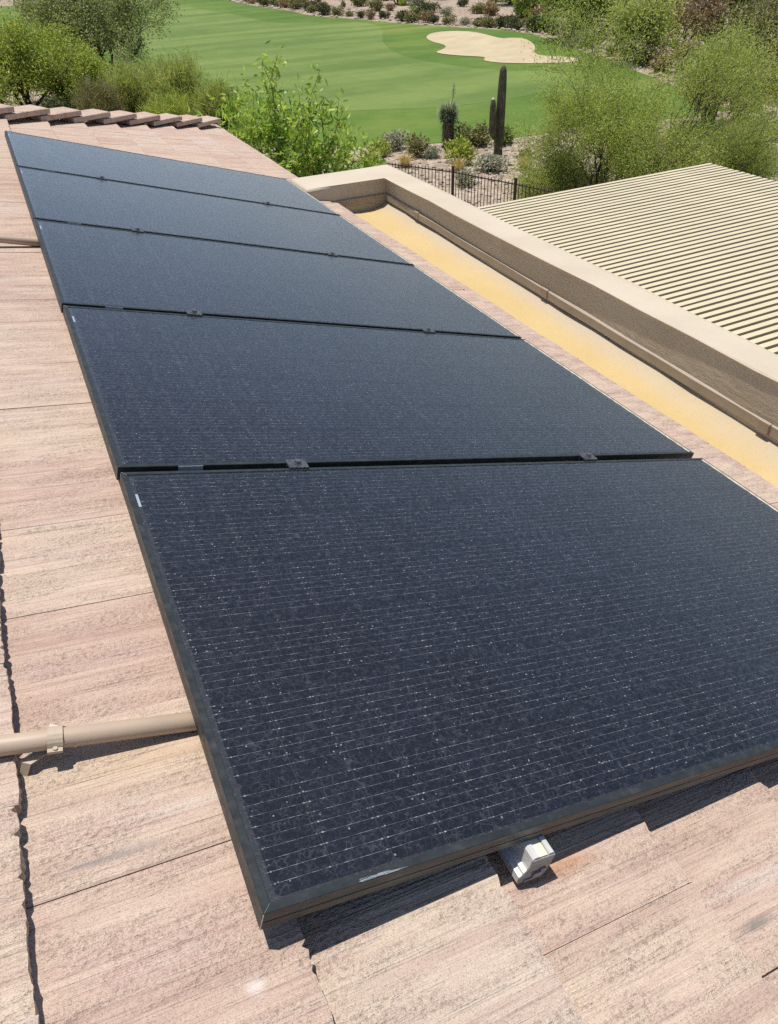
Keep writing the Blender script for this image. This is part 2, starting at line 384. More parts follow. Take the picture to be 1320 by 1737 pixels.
def grass_mat(name, c_lo, c_mid, c_hi, dry, stripe=0.0, bump=0.35):
    t = NT(name); p = t.pos()
    n1 = t.noise(p, 0.11, 4, 0.55); n2 = t.noise(t.map(p, (1, 1, 1), (3, 8, 0)), 0.9, 4, 0.65); n3 = t.noise(p, 9.0, 3, 0.7)
    f = t.math('ADD', t.math('MULTIPLY', n1, 0.55), t.math('ADD', t.math('MULTIPLY', n2, 0.25), t.math('MULTIPLY', n3, 0.2)))
    col = t.ramp(f, [(0.36, c_lo), (0.5, c_mid), (0.64, c_hi)])
    # mower passes across the view
    a = t.noise(t.map(t.vadd(p, t.map(t.noisec(p, 0.05, 1), (3.0, 3.0, 0))), (0.035, 0.33, 1), rot=(0, 0, R(-22))), 1.0, 2, 0.5)
    col = t.mix(t.math('MULTIPLY', t.ramp(a, [(0.40, 1.0), (0.52, 0.0)]), stripe), col, c_lo)
    col = t.mix(t.math('MULTIPLY', t.ramp(a, [(0.52, 0.0), (0.64, 1.0)]), stripe * 0.7), col, c_hi)
    d = t.noise(t.map(p, (0.06, 0.16, 1), (11, 4, 0), (0, 0, R(-22))), 1.0, 3, 0.6)
    col = t.mix(t.ramp(d, [(0.60, 0.0), (0.74, 0.45)]), col, dry)
    t.col(col); t.rough(0.85); t.spec(0.25)
    t.nrm(t.bump(t.math('ADD', n3, t.math('MULTIPLY', n2, 0.7)), bump, 0.05)); return t.m
ROUGH = grass_mat('rough_grass', (0.056, 0.116, 0.012), (0.090, 0.155, 0.019), (0.145, 0.196, 0.032), (0.26, 0.24, 0.08), 0.35)
FAIR = grass_mat('fairway_grass', (0.086, 0.140, 0.026), (0.128, 0.186, 0.040), (0.172, 0.224, 0.058), (0.23, 0.24, 0.09), 0.6, 0.2)
def sand_mat():
    t = NT('bunker_sand'); p = t.pos()
    n = t.noise(p, 0.5, 4); f = t.noise(t.map(p, (2, 9, 1), rot=(0, 0, 0.6)), 1.0, 3)
    t.col(t.ramp(t.math('ADD', t.math('MULTIPLY', n, 0.7), t.math('MULTIPLY', f, 0.3)), [(0.35, (0.41, 0.33, 0.21)), (0.6, (0.49, 0.41, 0.275))])); t.rough(0.95); t.spec(0.1)
    t.nrm(t.bump(f, 0.4, 0.05)); return t.m
SAND = sand_mat()
STONE = simple('pale_stone', (0.36, 0.30, 0.24), 0.9, vary=0.35, scale=3)
WALL = STUCCO

# ------------------------------------------------------------------ ground
GZ = -6.0
def sstep(a, b, x):
    t = np.clip((x - a) / (b - a), 0, 1); return t * t * (3 - 2 * t)
def H(x, y):
    x = np.asarray(x, float); y = np.asarray(y, float)
    r = np.sqrt(x * x + y * y); m = sstep(24, 42, r)
    h = 0.07 * np.sin(x * 0.19 + 1.0) * np.sin(y * 0.15 + 0.4) + 0.05 * np.sin(x * 0.08 + y * 0.12)
    h = h * m + 0.38 * np.exp(-((x - 37.4) ** 2 / 14 + (y - 56) ** 2 / 90)) - 0.16 * np.exp(-((x - 32.3) ** 2 / 16 + (y - 51) ** 2 / 60))
    return GZ + h + 0.03 * np.maximum(0, r - 150)
def Hs(x, y): return float(H(x, y))
xs = np.concatenate([[-900, -500, -300, -200, -140, -100, -70, -50, -35], np.arange(-24, 24, 2.0), np.arange(24, 44, 1.0), np.arange(44, 80, 2.0), [82, 90, 100, 115, 135, 160, 200, 280, 420, 700, 1000]])
ys = np.concatenate([[-900, -500, -300, -150, -80, -40, -20, -8], np.arange(0, 40, 2.0), np.arange(40, 68, 1.0), np.arange(68, 126, 2.0), [130, 140, 155, 175, 200, 240, 300, 420, 700, 1200]])
XX, YY = np.meshgrid(xs, ys, indexing='ij'); ZZ = H(XX, YY)
nx, ny = len(xs), len(ys)
gv = np.stack([XX.ravel(), YY.ravel(), ZZ.ravel()], 1).tolist()
gf = [(i*ny + j, (i+1)*ny + j, (i+1)*ny + j+1, i*ny + j+1) for i in range(nx-1) for j in range(ny-1)]
tag(link('ground', mesh('ground', gv, gf, GROUND, True)), kind='structure')

def smooth_poly(pts, it=2):
    for _ in range(it):
        q = []
        for i in range(len(pts)):
            a = pts[i]; b = pts[(i + 1) % len(pts)]
            q += [(a[0]*.75 + b[0]*.25, a[1]*.75 + b[1]*.25), (a[0]*.25 + b[0]*.75, a[1]*.25 + b[1]*.75)]
        pts = q
    return pts
def inside(px, py, poly):
    c = False; n = len(poly); j = n - 1
    for i in range(n):
        xi, yi = poly[i]; xj, yj = poly[j]
        if (yi > py) != (yj > py) and px < (xj - xi) * (py - yi) / (yj - yi) + xi: c = not c
        j = i
    return c
def sheet(name, poly, off, mat, step, jag=0.0, seed=1, it=2):
    rng = random.Random(seed)
    b = smooth_poly(poly, it)
    if jag: b = [(x + rng.uniform(-jag, jag), y + rng.uniform(-jag, jag)) for x, y in b]
    pts = list(b); nb = len(b)
    x0, x1 = min(p[0] for p in b), max(p[0] for p in b); y0, y1 = min(p[1] for p in b), max(p[1] for p in b)
    x = x0 + step / 2
    while x < x1:
        y = y0 + step / 2
        while y < y1:
            if inside(x, y, b): pts.append((x + rng.uniform(-.1, .1) * step, y + rng.uniform(-.1, .1) * step))
            y += step
        x += step
    r = delaunay_2d_cdt([Vector(p) for p in pts], [(i, (i+1) % nb) for i in range(nb)], [], 1, 1e-4)
    vs = [(v[0], v[1], Hs(v[0], v[1]) + off) for v in r[0]]
    me = mesh(name, vs, [tuple(f) for f in r[2]], mat, True)
    bm = bmesh.new(); bm.from_mesh(me)
    for f in bm.faces:
        if f.normal.z < 0: f.normal_flip()
    bm.to_mesh(me); bm.free()
    return tag(link(name, me), kind='structure')
SCRUB = [(41.46, 220.28), (33.24, 120.48), (32.4, 104.58), (32.77, 94.88), (32.38, 86.43), (34.75, 81.1), (36.04, 75.59), (37.97, 69.76), (38.29, 64.05), (38.13, 58.31), (37.4, 52.42), (36.07, 46.42), (35.0, 42.0), (33.79, 37.84), (32.61, 34.1), (31.6, 30.87), (30.3, 27.63)]
NEAR = [(29.32, 26.65), (25.39, 27.12), (22.63, 27.62), (19.52, 27.45), (17.49, 27.82), (16.15, 28.37), (14.9, 29.1), (13.56, 29.64), (11.36, 30.6), (9.77, 33.0), (8.9, 36.5), (8.6, 42.0), (8.0, 50.0), (6.0, 58.0), (0.0, 62.0), (-30, 70), (-60, 220)]
sheet('rough_turf', SCRUB + NEAR, 0.016, ROUGH, 1.2, 0.06)
sheet('fairway', [(20.93, 98.48), (20, 140), (26, 140), (25.5, 106.57), (27.06, 96.4), (26.88, 83.0), (30.0, 81.6), (33.2, 79.4), (34.6, 75.52), (33.0, 70.39), (30.67, 65.71), (28.66, 61.21), (26.93, 56.32), (26.19, 52.17), (26.42, 48.39), (27.03, 44.96), (28.34, 42.37), (29.93, 41.04), (29.83, 38.9), (28.3, 37.07), (25.66, 35.47), (23.15, 34.9), (21.1, 34.89), (19.26, 35.14), (17.79, 36.05), (15.71, 37.04), (14.16, 37.82), (13.5, 41.19), (12.6, 47.39), (12.0, 54.31), (12.0, 62.43), (8.0, 80), (6, 120), (12, 138)], 0.0205, FAIR, 1.2, 0.0)
BUNKER = [(33.47, 62.94), (34.81, 63.92), (35.89, 62.84), (36.09, 60.33), (35.5, 56.67), (35.19, 54.51), (35.83, 53.91), (36.08, 52.74), (35.56, 50.99), (34.83, 49.55), (33.73, 48.14), (33.21, 46.71), (33.61, 45.63), (34.12, 44.12), (33.93, 43.26), (33.06, 42.69), (31.69, 43.54), (30.31, 44.73), (29.6, 45.66), (29.29, 46.94), (29.57, 47.75), (30.26, 48.59), (30.28, 49.31), (29.21, 51.02), (28.87, 52.5), (29.13, 53.49), (30.09, 54.3), (31.16, 55.52), (31.57, 56.99), (31.59, 58.42), (32.25, 60.84)]
sheet('sand_bunker', BUNKER, 0.045, SAND, 0.6, 0.0, it=1)

# ------------------------------------------------------------------ house: roof deck, tiles, hip, flat roof, parapet
# house empty sits at roof(0,0,-0.12) with the roof rotation; children in its frame (x down-slope, y along, z normal)
HB = -0.12
EAVE = 2.24
U0 = 6.44                                                # hip line: y = U0 + x*cos(pitch)
def hipu(v): return U0 + v * math.cos(TH)
dk = MB()
ridge_v = -5.0
dk.add([(ridge_v, -6, -0.02), (EAVE - .02, -6, -0.02), (EAVE - .02, hipu(EAVE - .02), -0.02), (ridge_v, hipu(ridge_v), -0.02)], [(0, 1, 2, 3)])
# the far slope beyond the hip, falling away from the viewer
inv = Matrix.LocRotScale(house.location, house.rotation_euler, None).inverted()
a = roof(EAVE - .02, hipu(EAVE - .02), HB - 0.02); b = roof(ridge_v, hipu(ridge_v), HB - 0.02)
far = [b, a, Vector((a.x - 9.0, a.y, a.z)), Vector((b.x - 9.0 + (a.x - b.x), b.y, b.z))]
dk.add([inv @ q for q in far], [(0, 1, 2, 3)])
roof_o = link('roof', fix_normals(dk.me('roof', [TILE])), house)

def jag_tile(seed, w, length=0.36, th=0.028, drop=0.0330, n=44):
    """one flat concrete tile: butt at x = 0 (ragged), head at x = -length, y 0..w, top at z = 0 at the butt"""
    rng = random.Random(seed)
    def curve():
        co = [rng.gauss(0, 1) for _ in range(12)]; fi = [rng.gauss(0, 1) for _ in range(n + 1)]; out = []
        for j in range(n + 1):
            q = j / n * 10; i_ = int(q); f_ = q - i_; out.append(co[i_] * (1 - f_) + co[i_ + 1] * f_ + 0.7 * fi[j])
        return out
    cv = [curve() for _ in range(6)]
    def nz(t, k): return cv[k][min(n, int(round(t * n)))] * 0.62
    vs = []; fs = []
    ysn = [w * i / n for i in range(n + 1)]
    xcols = [-length, -0.20, -0.05, -0.012, None]
    top = []
    for j, y in enumerate(ysn):
        t = y / w; row = []
        e = -0.0012 + nz(t, 0) * 0.0017
        if rng.random() < 0.13: e -= rng.uniform(0.002, 0.007)
        side = 0.0004 * (1 if 0 < j < n else 0)
        for xc in xcols:
            x = e if xc is None else xc
            z = x * drop / 0.306 + (nz(t, 3) * 0.0004 if xc is not None else -0.0012 + nz(t, 4) * 0.0009)
            row.append(len(vs)); vs.append((x, y, z))
        bx_ = e * 0.6 + 0.0014 + nz(t, 2) * 0.0022
        row.append(len(vs)); vs.append((bx_, y, -th * 0.55 + nz(t, 5) * 0.002))
        row.append(len(vs)); vs.append((bx_ - 0.003, y, -th))
        row.append(len(vs)); vs.append((-length, y, -length * drop / 0.306 - th))
        top.append(row)
    m = len(top[0])
    for j in range(n):
        for k in range(m):
            k2 = (k + 1) % m
            fs.append((top[j][k], top[j][k2], top[j + 1][k2], top[j + 1][k]))
    fs.append(tuple(top[0][::-1])); fs.append(tuple(top[n]))
    me = mesh('roof_tile', vs, fs, TILE)
    return fix_normals(me)
TW = 0.278
variants = [jag_tile(10 + i, TW - 0.0007 - 0.0003 * (i % 3)) for i in range(9)]
rng = random.Random(5)
cover = MB(); n_t = 0
for k in range(-4, 9):
    vb = 0.060 + k * 0.3045
    if k == 8: vb = EAVE + 0.01
    if vb > EAVE + 0.02: continue
    ph = 0.011 if k % 2 else 0.150
    i0 = math.ceil((-1.15 - ph) / TW)
    i = i0
    while True:
        u = ph + i * TW
        if u > hipu(vb) - 0.0: break
        if k < -2 and u > 4.2 and hipu(vb) - u > 2.2: pass
        dz = 0.047 + rng.uniform(-0.0007, 0.0007) + (0.005 if k == 0 else 0)
        jit = rng.uniform(-0.003, 0.003)
        uu = u + rng.uniform(-0.0003, 0.0003) + (0.0016 if rng.random() < 0.12 else 0)
        me = variants[rng.randrange(9)]
        hid = (0.30 < u < 4.85 and 0.36 < vb < 1.95)
        if k == 0 and abs(u - 2.93) < 0.05: uu += 0.006
        if k in (0, 2, 3) and any(abs(u - q) < 0.01 for q in (0.15, -0.128, -0.267)): uu += 0.0016
        if hid:
            T = Matrix.Translation((vb + jit, uu, dz))
            cover.add([(T @ v.co)[:] for v in me.vertices], [tuple(p.vertices) for p in me.polygons])
        else:
            if u + TW > hipu(vb - 0.36) - 0.02:          # cut along the hip
                bm = bmesh.new(); bm.from_mesh(me)
                T = Matrix.Translation((vb + jit, uu, dz)); bm.transform(T)
                bmesh.ops.bisect_plane(bm, geom=bm.verts[:] + bm.edges[:] + bm.faces[:], plane_co=(0, U0 - 0.01, 0), plane_no=(-math.cos(TH), 1, 0), clear_outer=True)
                if len(bm.faces) > 6:
                    bm.transform(T.inverted()); m2 = bpy.data.meshes.new('roof_tile'); bm.to_mesh(m2); m2.materials.append(TILE)
                    link('roof_tile', m2, roof_o, (vb + jit, uu, dz)); n_t += 1
                bm.free()
            else:
                link('roof_tile', me, roof_o, (vb + jit, uu, dz), (rng.uniform(-.0016, .0016), rng.uniform(-.003, .003), rng.uniform(-.0012, .0012))); n_t += 1
        i += 1
tag(link('tiles_under_panels', cover.me('tiles_under_panels', [TILE]), roof_o), kind='stuff')
print('tiles', n_t)

# hip cap tiles: shallow bent slabs, each lapping over the next one down
hd = Vector((1, 1, -math.tan(TH))).normalized()
n1 = RN; n2 = Vector((0, math.sin(TH), math.cos(TH)))
w1 = hd.cross(n1).normalized()
if w1.y > 0: w1 = -w1
w2 = hd.cross(n2).normalized()
if w2.x > 0: w2 = -w2
hn = (n1 + n2).normalized()
def cap_mesh(seed):
    rg = random.Random(seed); vs = []; Lc = 0.47; hw = 0.165; th = 0.034
    rows = []
    for s_, hh in ((-Lc, 0.030), (-Lc * .5, 0.062), (-0.02, 0.090), (0.0, 0.088)):
        r_ = []
        for lat in (-1, -0.96, -0.5, 0, 0.5, 0.96, 1):
            wv = w1 if lat < 0 else w2
            p = hd * (s_ + rg.uniform(-.003, .003)) + wv * abs(lat) * hw + hn * (hh + 0.012 * abs(lat) - (0.004 if abs(lat) == 1 else 0) + rg.uniform(-.0015, .0015))
            r_.append((p, p - hn * th))
        rows.append(r_)
    n = 7
    for r_ in rows: vs += [q[0] for q in r_] + [q[1] for q in r_]
    fs = []
    for j in range(3):
        b0 = j * 14; b1 = b0 + 14
        for k in range(n - 1):
            fs.append((b0 + k, b0 + k + 1, b1 + k + 1, b1 + k)); fs.append((b0 + 7 + k, b1 + 7 + k, b1 + 8 + k, b0 + 8 + k))
        fs.append((b0, b1, b1 + 7, b0 + 7)); fs.append((b0 + 6, b0 + 13, b1 + 13, b1 + 6))
    for k in range(n - 1):
        fs.append((k, k + 7, k + 8, k + 1)); b1 = 42; fs.append((b1 + k, b1 + k + 1, b1 + k + 8, b1 + k + 7))
    me = mesh('hip_tile', [inv.to_3x3() @ v for v in vs], fs, TILE)
    return fix_normals(me)
caps = [cap_mesh(60 + i) for i in range(5)]
step = 0.365 / math.sqrt(2 + math.tan(TH) ** 2)          # plan spacing
x0 = roof(2.16, 0, HB).x
for i in range(14):
    X = x0 - i * step * math.sqrt(1.0)
    v_ = X / math.cos(TH)
    p = roof(v_, hipu(v_), HB + 0.034)
    o = link('hip_tile', caps[i % 5], roof_o, inv @ p, (0, 0, rng.uniform(-.02, .02)))

# flat roof strip between eave and parapet (children of the house, world shape pulled into its frame)
def child_world(name, me, parent):
    me.transform(inv); o = link(name, me, parent); return o
PXI, PXO, PZ, PYI, PYO = 2.552, 2.757, -0.584, 5.10, 5.485
def fl_top(y): return -0.700 - (5.06 - y) * 0.0195
fr = MB(); ysf = [-4 + 0.35 * i for i in range(27)] 
ysf = [y for y in ysf if y < PYI] + [PYI + 0.05]
xsf = [1.95, 2.08, 2.18, 2.30, 2.42, 2.50, 2.535, 2.56]; zof = [0.022, 0.016, 0.008, 0.0, 0.004, 0.018, 0.036, 0.05]
rg = random.Random(3); vs = []
for y in ysf:
    z0 = fl_top(y) - 0.055 - 0.052
    for x, dz in zip(xsf, zof): vs.append((x, y, z0 + dz + rg.uniform(-.003, .003)))
nf = len(xsf)
fr.add(vs, [(j*nf + k, j*nf + k+1, (j+1)*nf + k+1, (j+1)*nf + k) for j in range(len(ysf)-1) for k in range(nf-1)])
child_world('flat_roof', fr.me('flat_roof', [FOAM], True), house)

def lwall(z0, z1, ins, r):
    bm = bmesh.new()
    out = [(PXO - ins, -4.0), (PXO - ins, PYO - ins), (1.90, PYO - ins), (1.90, PYI + ins), (PXI + ins, PYI + ins), (PXI + ins, -4.0)]
    bv = [bm.verts.new((x, y, z0)) for x, y in out]; tv = [bm.verts.new((x, y, z1)) for x, y in out]
    n = 6
    for i in range(n): bm.faces.new((bv[i], bv[(i+1) % n], tv[(i+1) % n], tv[i]))
    ft = bm.faces.new(tv); bm.faces.new(bv[::-1])
    if r: bmesh.ops.bevel(bm, geom=list(ft.edges), offset=r, segments=4, affect='EDGES', profile=0.5)
    bmesh.ops.recalc_face_normals(bm, faces=bm.faces)
    me = bpy.data.meshes.new('parapet_wall'); bm.to_mesh(me); bm.free(); me.materials.append(STUCCO)
    return me
pw = lwall(-1.05, PZ, 0.0, 0.028)
bm = bmesh.new(); bm.from_mesh(pw)
bmesh.ops.subdivide_edges(bm, edges=[e for e in bm.edges if e.calc_length() > 0.6], cuts=24, use_grid_fill=True)
for v in bm.verts:
    k = math.sin(v.co.y * 3.1) * 0.003 + math.sin(v.co.y * 7.7 + v.co.x * 5) * 0.002
    v.co.x += k; v.co.z += k * 0.7 if v.co.z > -0.9 else 0
bm.to_mesh(pw); bm.free()
pw.polygons.foreach_set('use_smooth', [False] * len(pw.polygons))
child_world('parapet_wall', pw, house)
ow = MB(); ow.box((PXO - 0.25, -4.0, GZ - .3), (PXO - 0.004, PYO - 0.004, -1.052)); ow.box((-8, -4.0, GZ - .3), (PXO - 0.252, PYO - 0.006, -1.06))
ow.box((-8, PYO - 0.004, GZ - .3), (1.93, 8.35, -1.10))
child_world('house_wall', ow.me('house_wall', [WALL]), house)
# fascia board under the far eave
fb = MB(); fb.box((1.94, PYO + 0.002, -1.0), (2.08, 8.5, -0.80)); child_world('fascia', fb.me('fascia', [FLASH]), house)

# counter flashing: thin bent strip on the inner faces, hemmed edge, gap below
def strip_profile(ox, z):                                 # distance out from the wall
    return [(-0.012, z + 0.006), (0.011, z), (0.014, z - 0.002), (0.016, z - 0.044), (0.013, z - 0.048), (0.012, z - 0.044), (0.010, z - 0.006), (-0.012, z - 0.001)]
fl = MB(); rg = random.Random(9)
segs = [-4 + 0.25 * i for i in range(37)]; segs = [y for y in segs if y < PYI - 0.03] + [PYI - 0.012]
vs = []
for y in segs:
    z = fl_top(y) + rg.uniform(-.002, .002); bow = rg.uniform(-.003, .003)
    vs += [(PXI - o_ - (bow if o_ > 0.01 else 0), y, zz) for o_, zz in strip_profile(0, z)]
n = 8; ns = len(segs)
fl.add(vs, [(j*n + k, j*n + (k+1) % n, (j+1)*n + (k+1) % n, (j+1)*n + k) for j in range(ns-1) for k in range(n)] + [tuple(range(n)), tuple(range((ns-1)*n, ns*n))[::-1]])
vs = []
xe = [PXI - 0.012, 2.40, 2.25, 2.12, 2.0]
for x in xe:
    z = fl_top(PYI) + rg.uniform(-.002, .002)
    vs += [(x, PYI - o_, zz) for o_, zz in strip_profile(0, z)]
fl.add(vs, [(j*n + k, j*n + (k+1) % n, (j+1)*n + (k+1) % n, (j+1)*n + k) for j in range(len(xe)-1) for k in range(n)] + [tuple(range(n)), tuple(range((len(xe)-1)*n, len(xe)*n))[::-1]])
fl_o = child_world('flashing', fix_normals(fl.me('flashing', [FLASH])), house)
for y in (4.55, 2.94, 1.335, -0.2):                       # lap joints with a bent tab
    sc = MB(); z = fl_top(y)
    sc.cbox((PXI - 0.022, y - 0.030, z - 0.046), (PXI - 0.004, y + 0.030, z + 0.006), 0.003)
    child_world('seam_cover', sc.me('seam_cover', [FLASH]), fl_o)

# ------------------------------------------------------------------ solar panels
PW_, PL_ = 1.04, 1.90                                     # along the row, down the slope
PITCH = PW_ + 0.0222
FT = 0.034
def frame_me():
    prof = [(0, -.0010), (.0010, 0), (.0110, 0), (.0114, -.0004), (.0114, -.0060), (.0020, -.0060), (.0020, -.0325), (.028, -.0325), (.028, -FT), (.0005, -FT), (0, -FT + .0005), (0, -.0200), (.0009, -.0194), (.0009, -.0180), (0, -.0174)]
    n = len(prof); vs = []
    for cx, cy, sx, sy in ((0, 0, 1, 1), (PL_, 0, -1, 1), (PL_, PW_, -1, -1), (0, PW_, 1, -1)):
        vs += [(cx + sx * a_, cy + sy * a_, z) for a_, z in prof]
    fs = [(c * n + k, c * n + (k + 1) % n, ((c + 1) % 4) * n + (k + 1) % n, ((c + 1) % 4) * n + k) for c in range(4) for k in range(n)]
    return fix_normals(mesh('frame', vs, fs, FRAME))
FR = frame_me()
IN = 0.0118
def quad(name, x0, y0, x1, y1, z, mat): return mesh(name, [(x0, y0, z), (x1, y0, z), (x1, y1, z), (x0, y1, z)], [(0, 1, 2, 3)], mat)
bs = MB(); bs.box((IN, IN, -.0056), (PL_ - IN, PW_ - IN, -.0042)); BS = bs.me('backsheet', [BACK])
gl = MB(); gl.add([(IN, IN, -.0012), (PL_ - IN, IN, -.0012), (PL_ - IN, PW_ - IN, -.0012), (IN, PW_ - IN, -.0012)], [(0, 1, 2, 3)]); GL = gl.me('glass', [GLASS])
CP, CV0, MIDGAP = 0.0842, 0.0220, 0.0015
UP_, CU0 = 0.1675, 0.0175
ch = 0.006
cw, cl = CP - 0.0016, UP_ - 0.0016
CE = mesh('solar_cell', [(ch, 0, 0), (cw, 0, 0), (cw, cl, 0), (ch, cl, 0), (0, cl - ch, 0), (0, ch, 0)], [(0, 1, 2, 3, 4, 5)], CELL)
wm = MB(); rgw = random.Random(4)
def cell_v(i): return CV0 + i * CP + (MIDGAP if i >= 11 else 0)
for c in range(6):
    for k in range(9):
        y = CU0 + c * UP_ + cl / 2 + (k - 4) * 0.0166
        for h0, h1 in ((0, 11), (11, 22)):
            xa, xb = cell_v(h0) - 0.003, cell_v(h1 - 1) + cw + 0.003
            wm.add([(xa, y - .00022, -.0026), (xb, y - .00022, -.0026), (xb, y + .00022, -.0026), (xa, y + .00022, -.0026)], [(0, 1, 2, 3)])
        for i in range(22):
            v0 = cell_v(i)
            for fx in (0.045, 0.30, 0.70, 0.955):
                if fx in (0.30, 0.70) and rgw.random() < 0.6: continue
                x = v0 + fx * cw; sz = 0.0012 if fx in (0.045, 0.955) else 0.0008
                wm.add([(x - sz, y - sz * .85, -.0025), (x + sz, y - sz * .85, -.0025), (x + sz, y + sz * .85, -.0025), (x - sz, y + sz * .85, -.0025)], [(0, 1, 2, 3)])
WM = wm.me('cell_wires', [WIRE])
LB = quad('serial_label', 0.0150, 0.900, 0.0205, 0.950, -.0021, LABEL)
ss = MB(); ss.box((0.135, -.0016, -.0165), (0.192, -.0003, -.0012)); SS = ss.me('barcode_sticker', [LABEL])
SMS = []
for sx, sy, cx, cy in ((1, 1, 0, 0), (-1, 1, PL_, 0), (-1, -1, PL_, PW_), (1, -1, 0, PW_)):
    sm = MB()
    sm.tube([(cx + sx * .0002, cy + sy * .0002, -.002), (cx + sx * .0002, cy + sy * .0002, -FT + .0008)], 0.0007, 6)
    sm.tube([(cx + sx * .001, cy + sy * .001, -.0001), (cx + sx * .0112, cy + sy * .0112, -.0001)], 0.00028, 4)
    sm.v = [(p_[0], p_[1], p_[2]) for p_ in sm.v]; SMS.append(sm.me('corner_seam', [PALE_ALU]))
sf = MB()  # thin pale streaks on the near frame edge
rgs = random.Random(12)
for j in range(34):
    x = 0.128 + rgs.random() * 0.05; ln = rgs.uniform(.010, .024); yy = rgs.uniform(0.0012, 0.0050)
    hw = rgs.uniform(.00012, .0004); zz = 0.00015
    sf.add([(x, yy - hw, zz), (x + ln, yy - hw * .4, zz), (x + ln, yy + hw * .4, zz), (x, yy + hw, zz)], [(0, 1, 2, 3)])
SF = sf.me('edge_streak', [PALE_ALU])
dl = MB(); rgd = random.Random(8); nd = 60
vsd = []
for j in range(nd + 1):
    y = IN + (PW_ - 2 * IN) * j / nd; wdt = 0.0035 + rgd.uniform(-.0012, .0018)
    vsd += [(PL_ - IN - wdt, y, -.0009), (PL_ - IN + .0042, y, .0004)]
dl.add(vsd, [(2*j, 2*j+1, 2*j+3, 2*j+2) for j in range(nd)])
DL = fix_normals(dl.me('dust_line', [simple('settled_dust', (0.56, 0.49, 0.39), 0.95, vary=0.2, scale=60)]))
names = ['nearest of the five black solar panels, with the corner closest to the viewer', 'second black solar panel from the viewer, behind the widest gap', 'middle one of the five black solar panels in the row',
         'fourth black solar panel from the viewer, reflecting pale sky', 'farthest black solar panel, next to the hip tiles']
offs = [(0.0005, 0.0, 0.0045), (0.003, 0.0, 0.001), (-0.001, 0.0, 0.0), (-0.001, 0.0, 0.0005), (-0.001, 0, 0)]
for i in range(5):
    dv, du, rz = offs[i]
    P = empty('solar_panel', roof(dv, i * PITCH + du, 0), ROT)
    if i == 0:
        P.rotation_euler = (Matrix.Rotation(TH, 3, 'Y') @ Matrix.Rotation(-0.006, 3, 'Z')).to_euler()
    tag(P, names[i], 'solar panel', 'solar panels in a row on the roof')
    fo = link('frame', FR, P)
    for q in SMS: link('corner_seam', q, fo)
    if i == 0: link('edge_streak', SF, fo)
    if i > 0: link('barcode_sticker', SS, fo)
    bo = link('backsheet', BS, P)
    link('dust_line', DL, link('glass', GL, P))
    for c in range(6):
        for k in range(22):
            x = cell_v(k); y = CU0 + c * UP_
            if k % 2 == 0: link('solar_cell', CE, bo, (x, y, -.0034))
            else: link('solar_cell', CE, bo, (x + cw, y + cl, -.0034), (0, 0, math.pi))
    tag(link('cell_wires', WM, bo), kind='stuff')
    link('serial_label', LB, P)

# ------------------------------------------------------------------ mounting rails with clamps
def rail_me():
    hw = 0.0205; T0 = -0.0345; Bz = -0.087
    # outline seen from the end (x across, z up): slot on top, ledge on the upslope side
    o = [(-hw, T0 - .004), (-hw + .003, T0), (-.010, T0), (-.0095, T0 - .003), (-.0085, T0 - .015), (.0085, T0 - .015), (.0095, T0 - .003), (.010, T0), (hw - .003, T0), (hw, T0 - .004),
         (hw, T0 - .030), (hw - .003, T0 - .032), (hw - .003, Bz), (-hw - .012, Bz), (-hw - .012, Bz + .012), (-hw - .006, Bz + .014), (-hw - .006, Bz + .020), (-hw, Bz + .022)]
    m = MB(); m.prism(o, -0.030, 5 * PITCH + 0.03)
    return fix_normals(m.me('rail', [ALU]))
RAILM = rail_me()
def teeth(x0, x1, y, n, d, sgn):
    pts = []
    for i in range(n):
        a = x0 + (x1 - x0) * i / n; b = x0 + (x1 - x0) * (i + .5) / n
        pts += [(a, y), (b - .0006 * (1 if x1 > x0 else -1), y), (b, y + sgn * d), (b + (x1 - x0) / n * .4, y + sgn * d)]
    return pts
def clamp_me():
    m = MB()
    out = teeth(-.021, .021, -.0185, 5, .0022, 1) + teeth(.021, -.021, .0185, 5, .0022, -1)
    m.prism(out, 0.0006, 0.0040, axis='z')
    m.box((-.019, -.0085, -.034), (.019, -.0065, .0006)); m.box((-.019, .0065, -.034), (.019, .0085, .0006))
    return fix_normals(m.me('mid_clamp', [CLAMP]))
def bolt_me():
    m = MB(); hx = [(0.0068 * math.cos(k * math.pi / 3), 0.0068 * math.sin(k * math.pi / 3)) for k in range(6)]
    m.prism(hx, 0.0055, 0.0115, axis='z'); fl_ = [(0.0092 * math.cos(k * math.pi / 8), 0.0092 * math.sin(k * math.pi / 8)) for k in range(16)]
    m.prism(fl_, 0.0041, 0.0056, axis='z'); m.tube([(0, 0, -.035), (0, 0, .004)], 0.0035, 8)
    return fix_normals(m.me('bolt', [STEEL]))
CL, BO = clamp_me(), bolt_me()
def hook_me():
    m = MB(); m.cbox((-.026, -.020, -.128), (.026, .020, -.118), .001); m.box((-.004, -.018, -.118), (.004, .018, -.0875)); m.box((-.016, -.018, -.0905), (.016, .018, -.0872))
    return m.me('roof_foot', [ALU])
HK = hook_me()
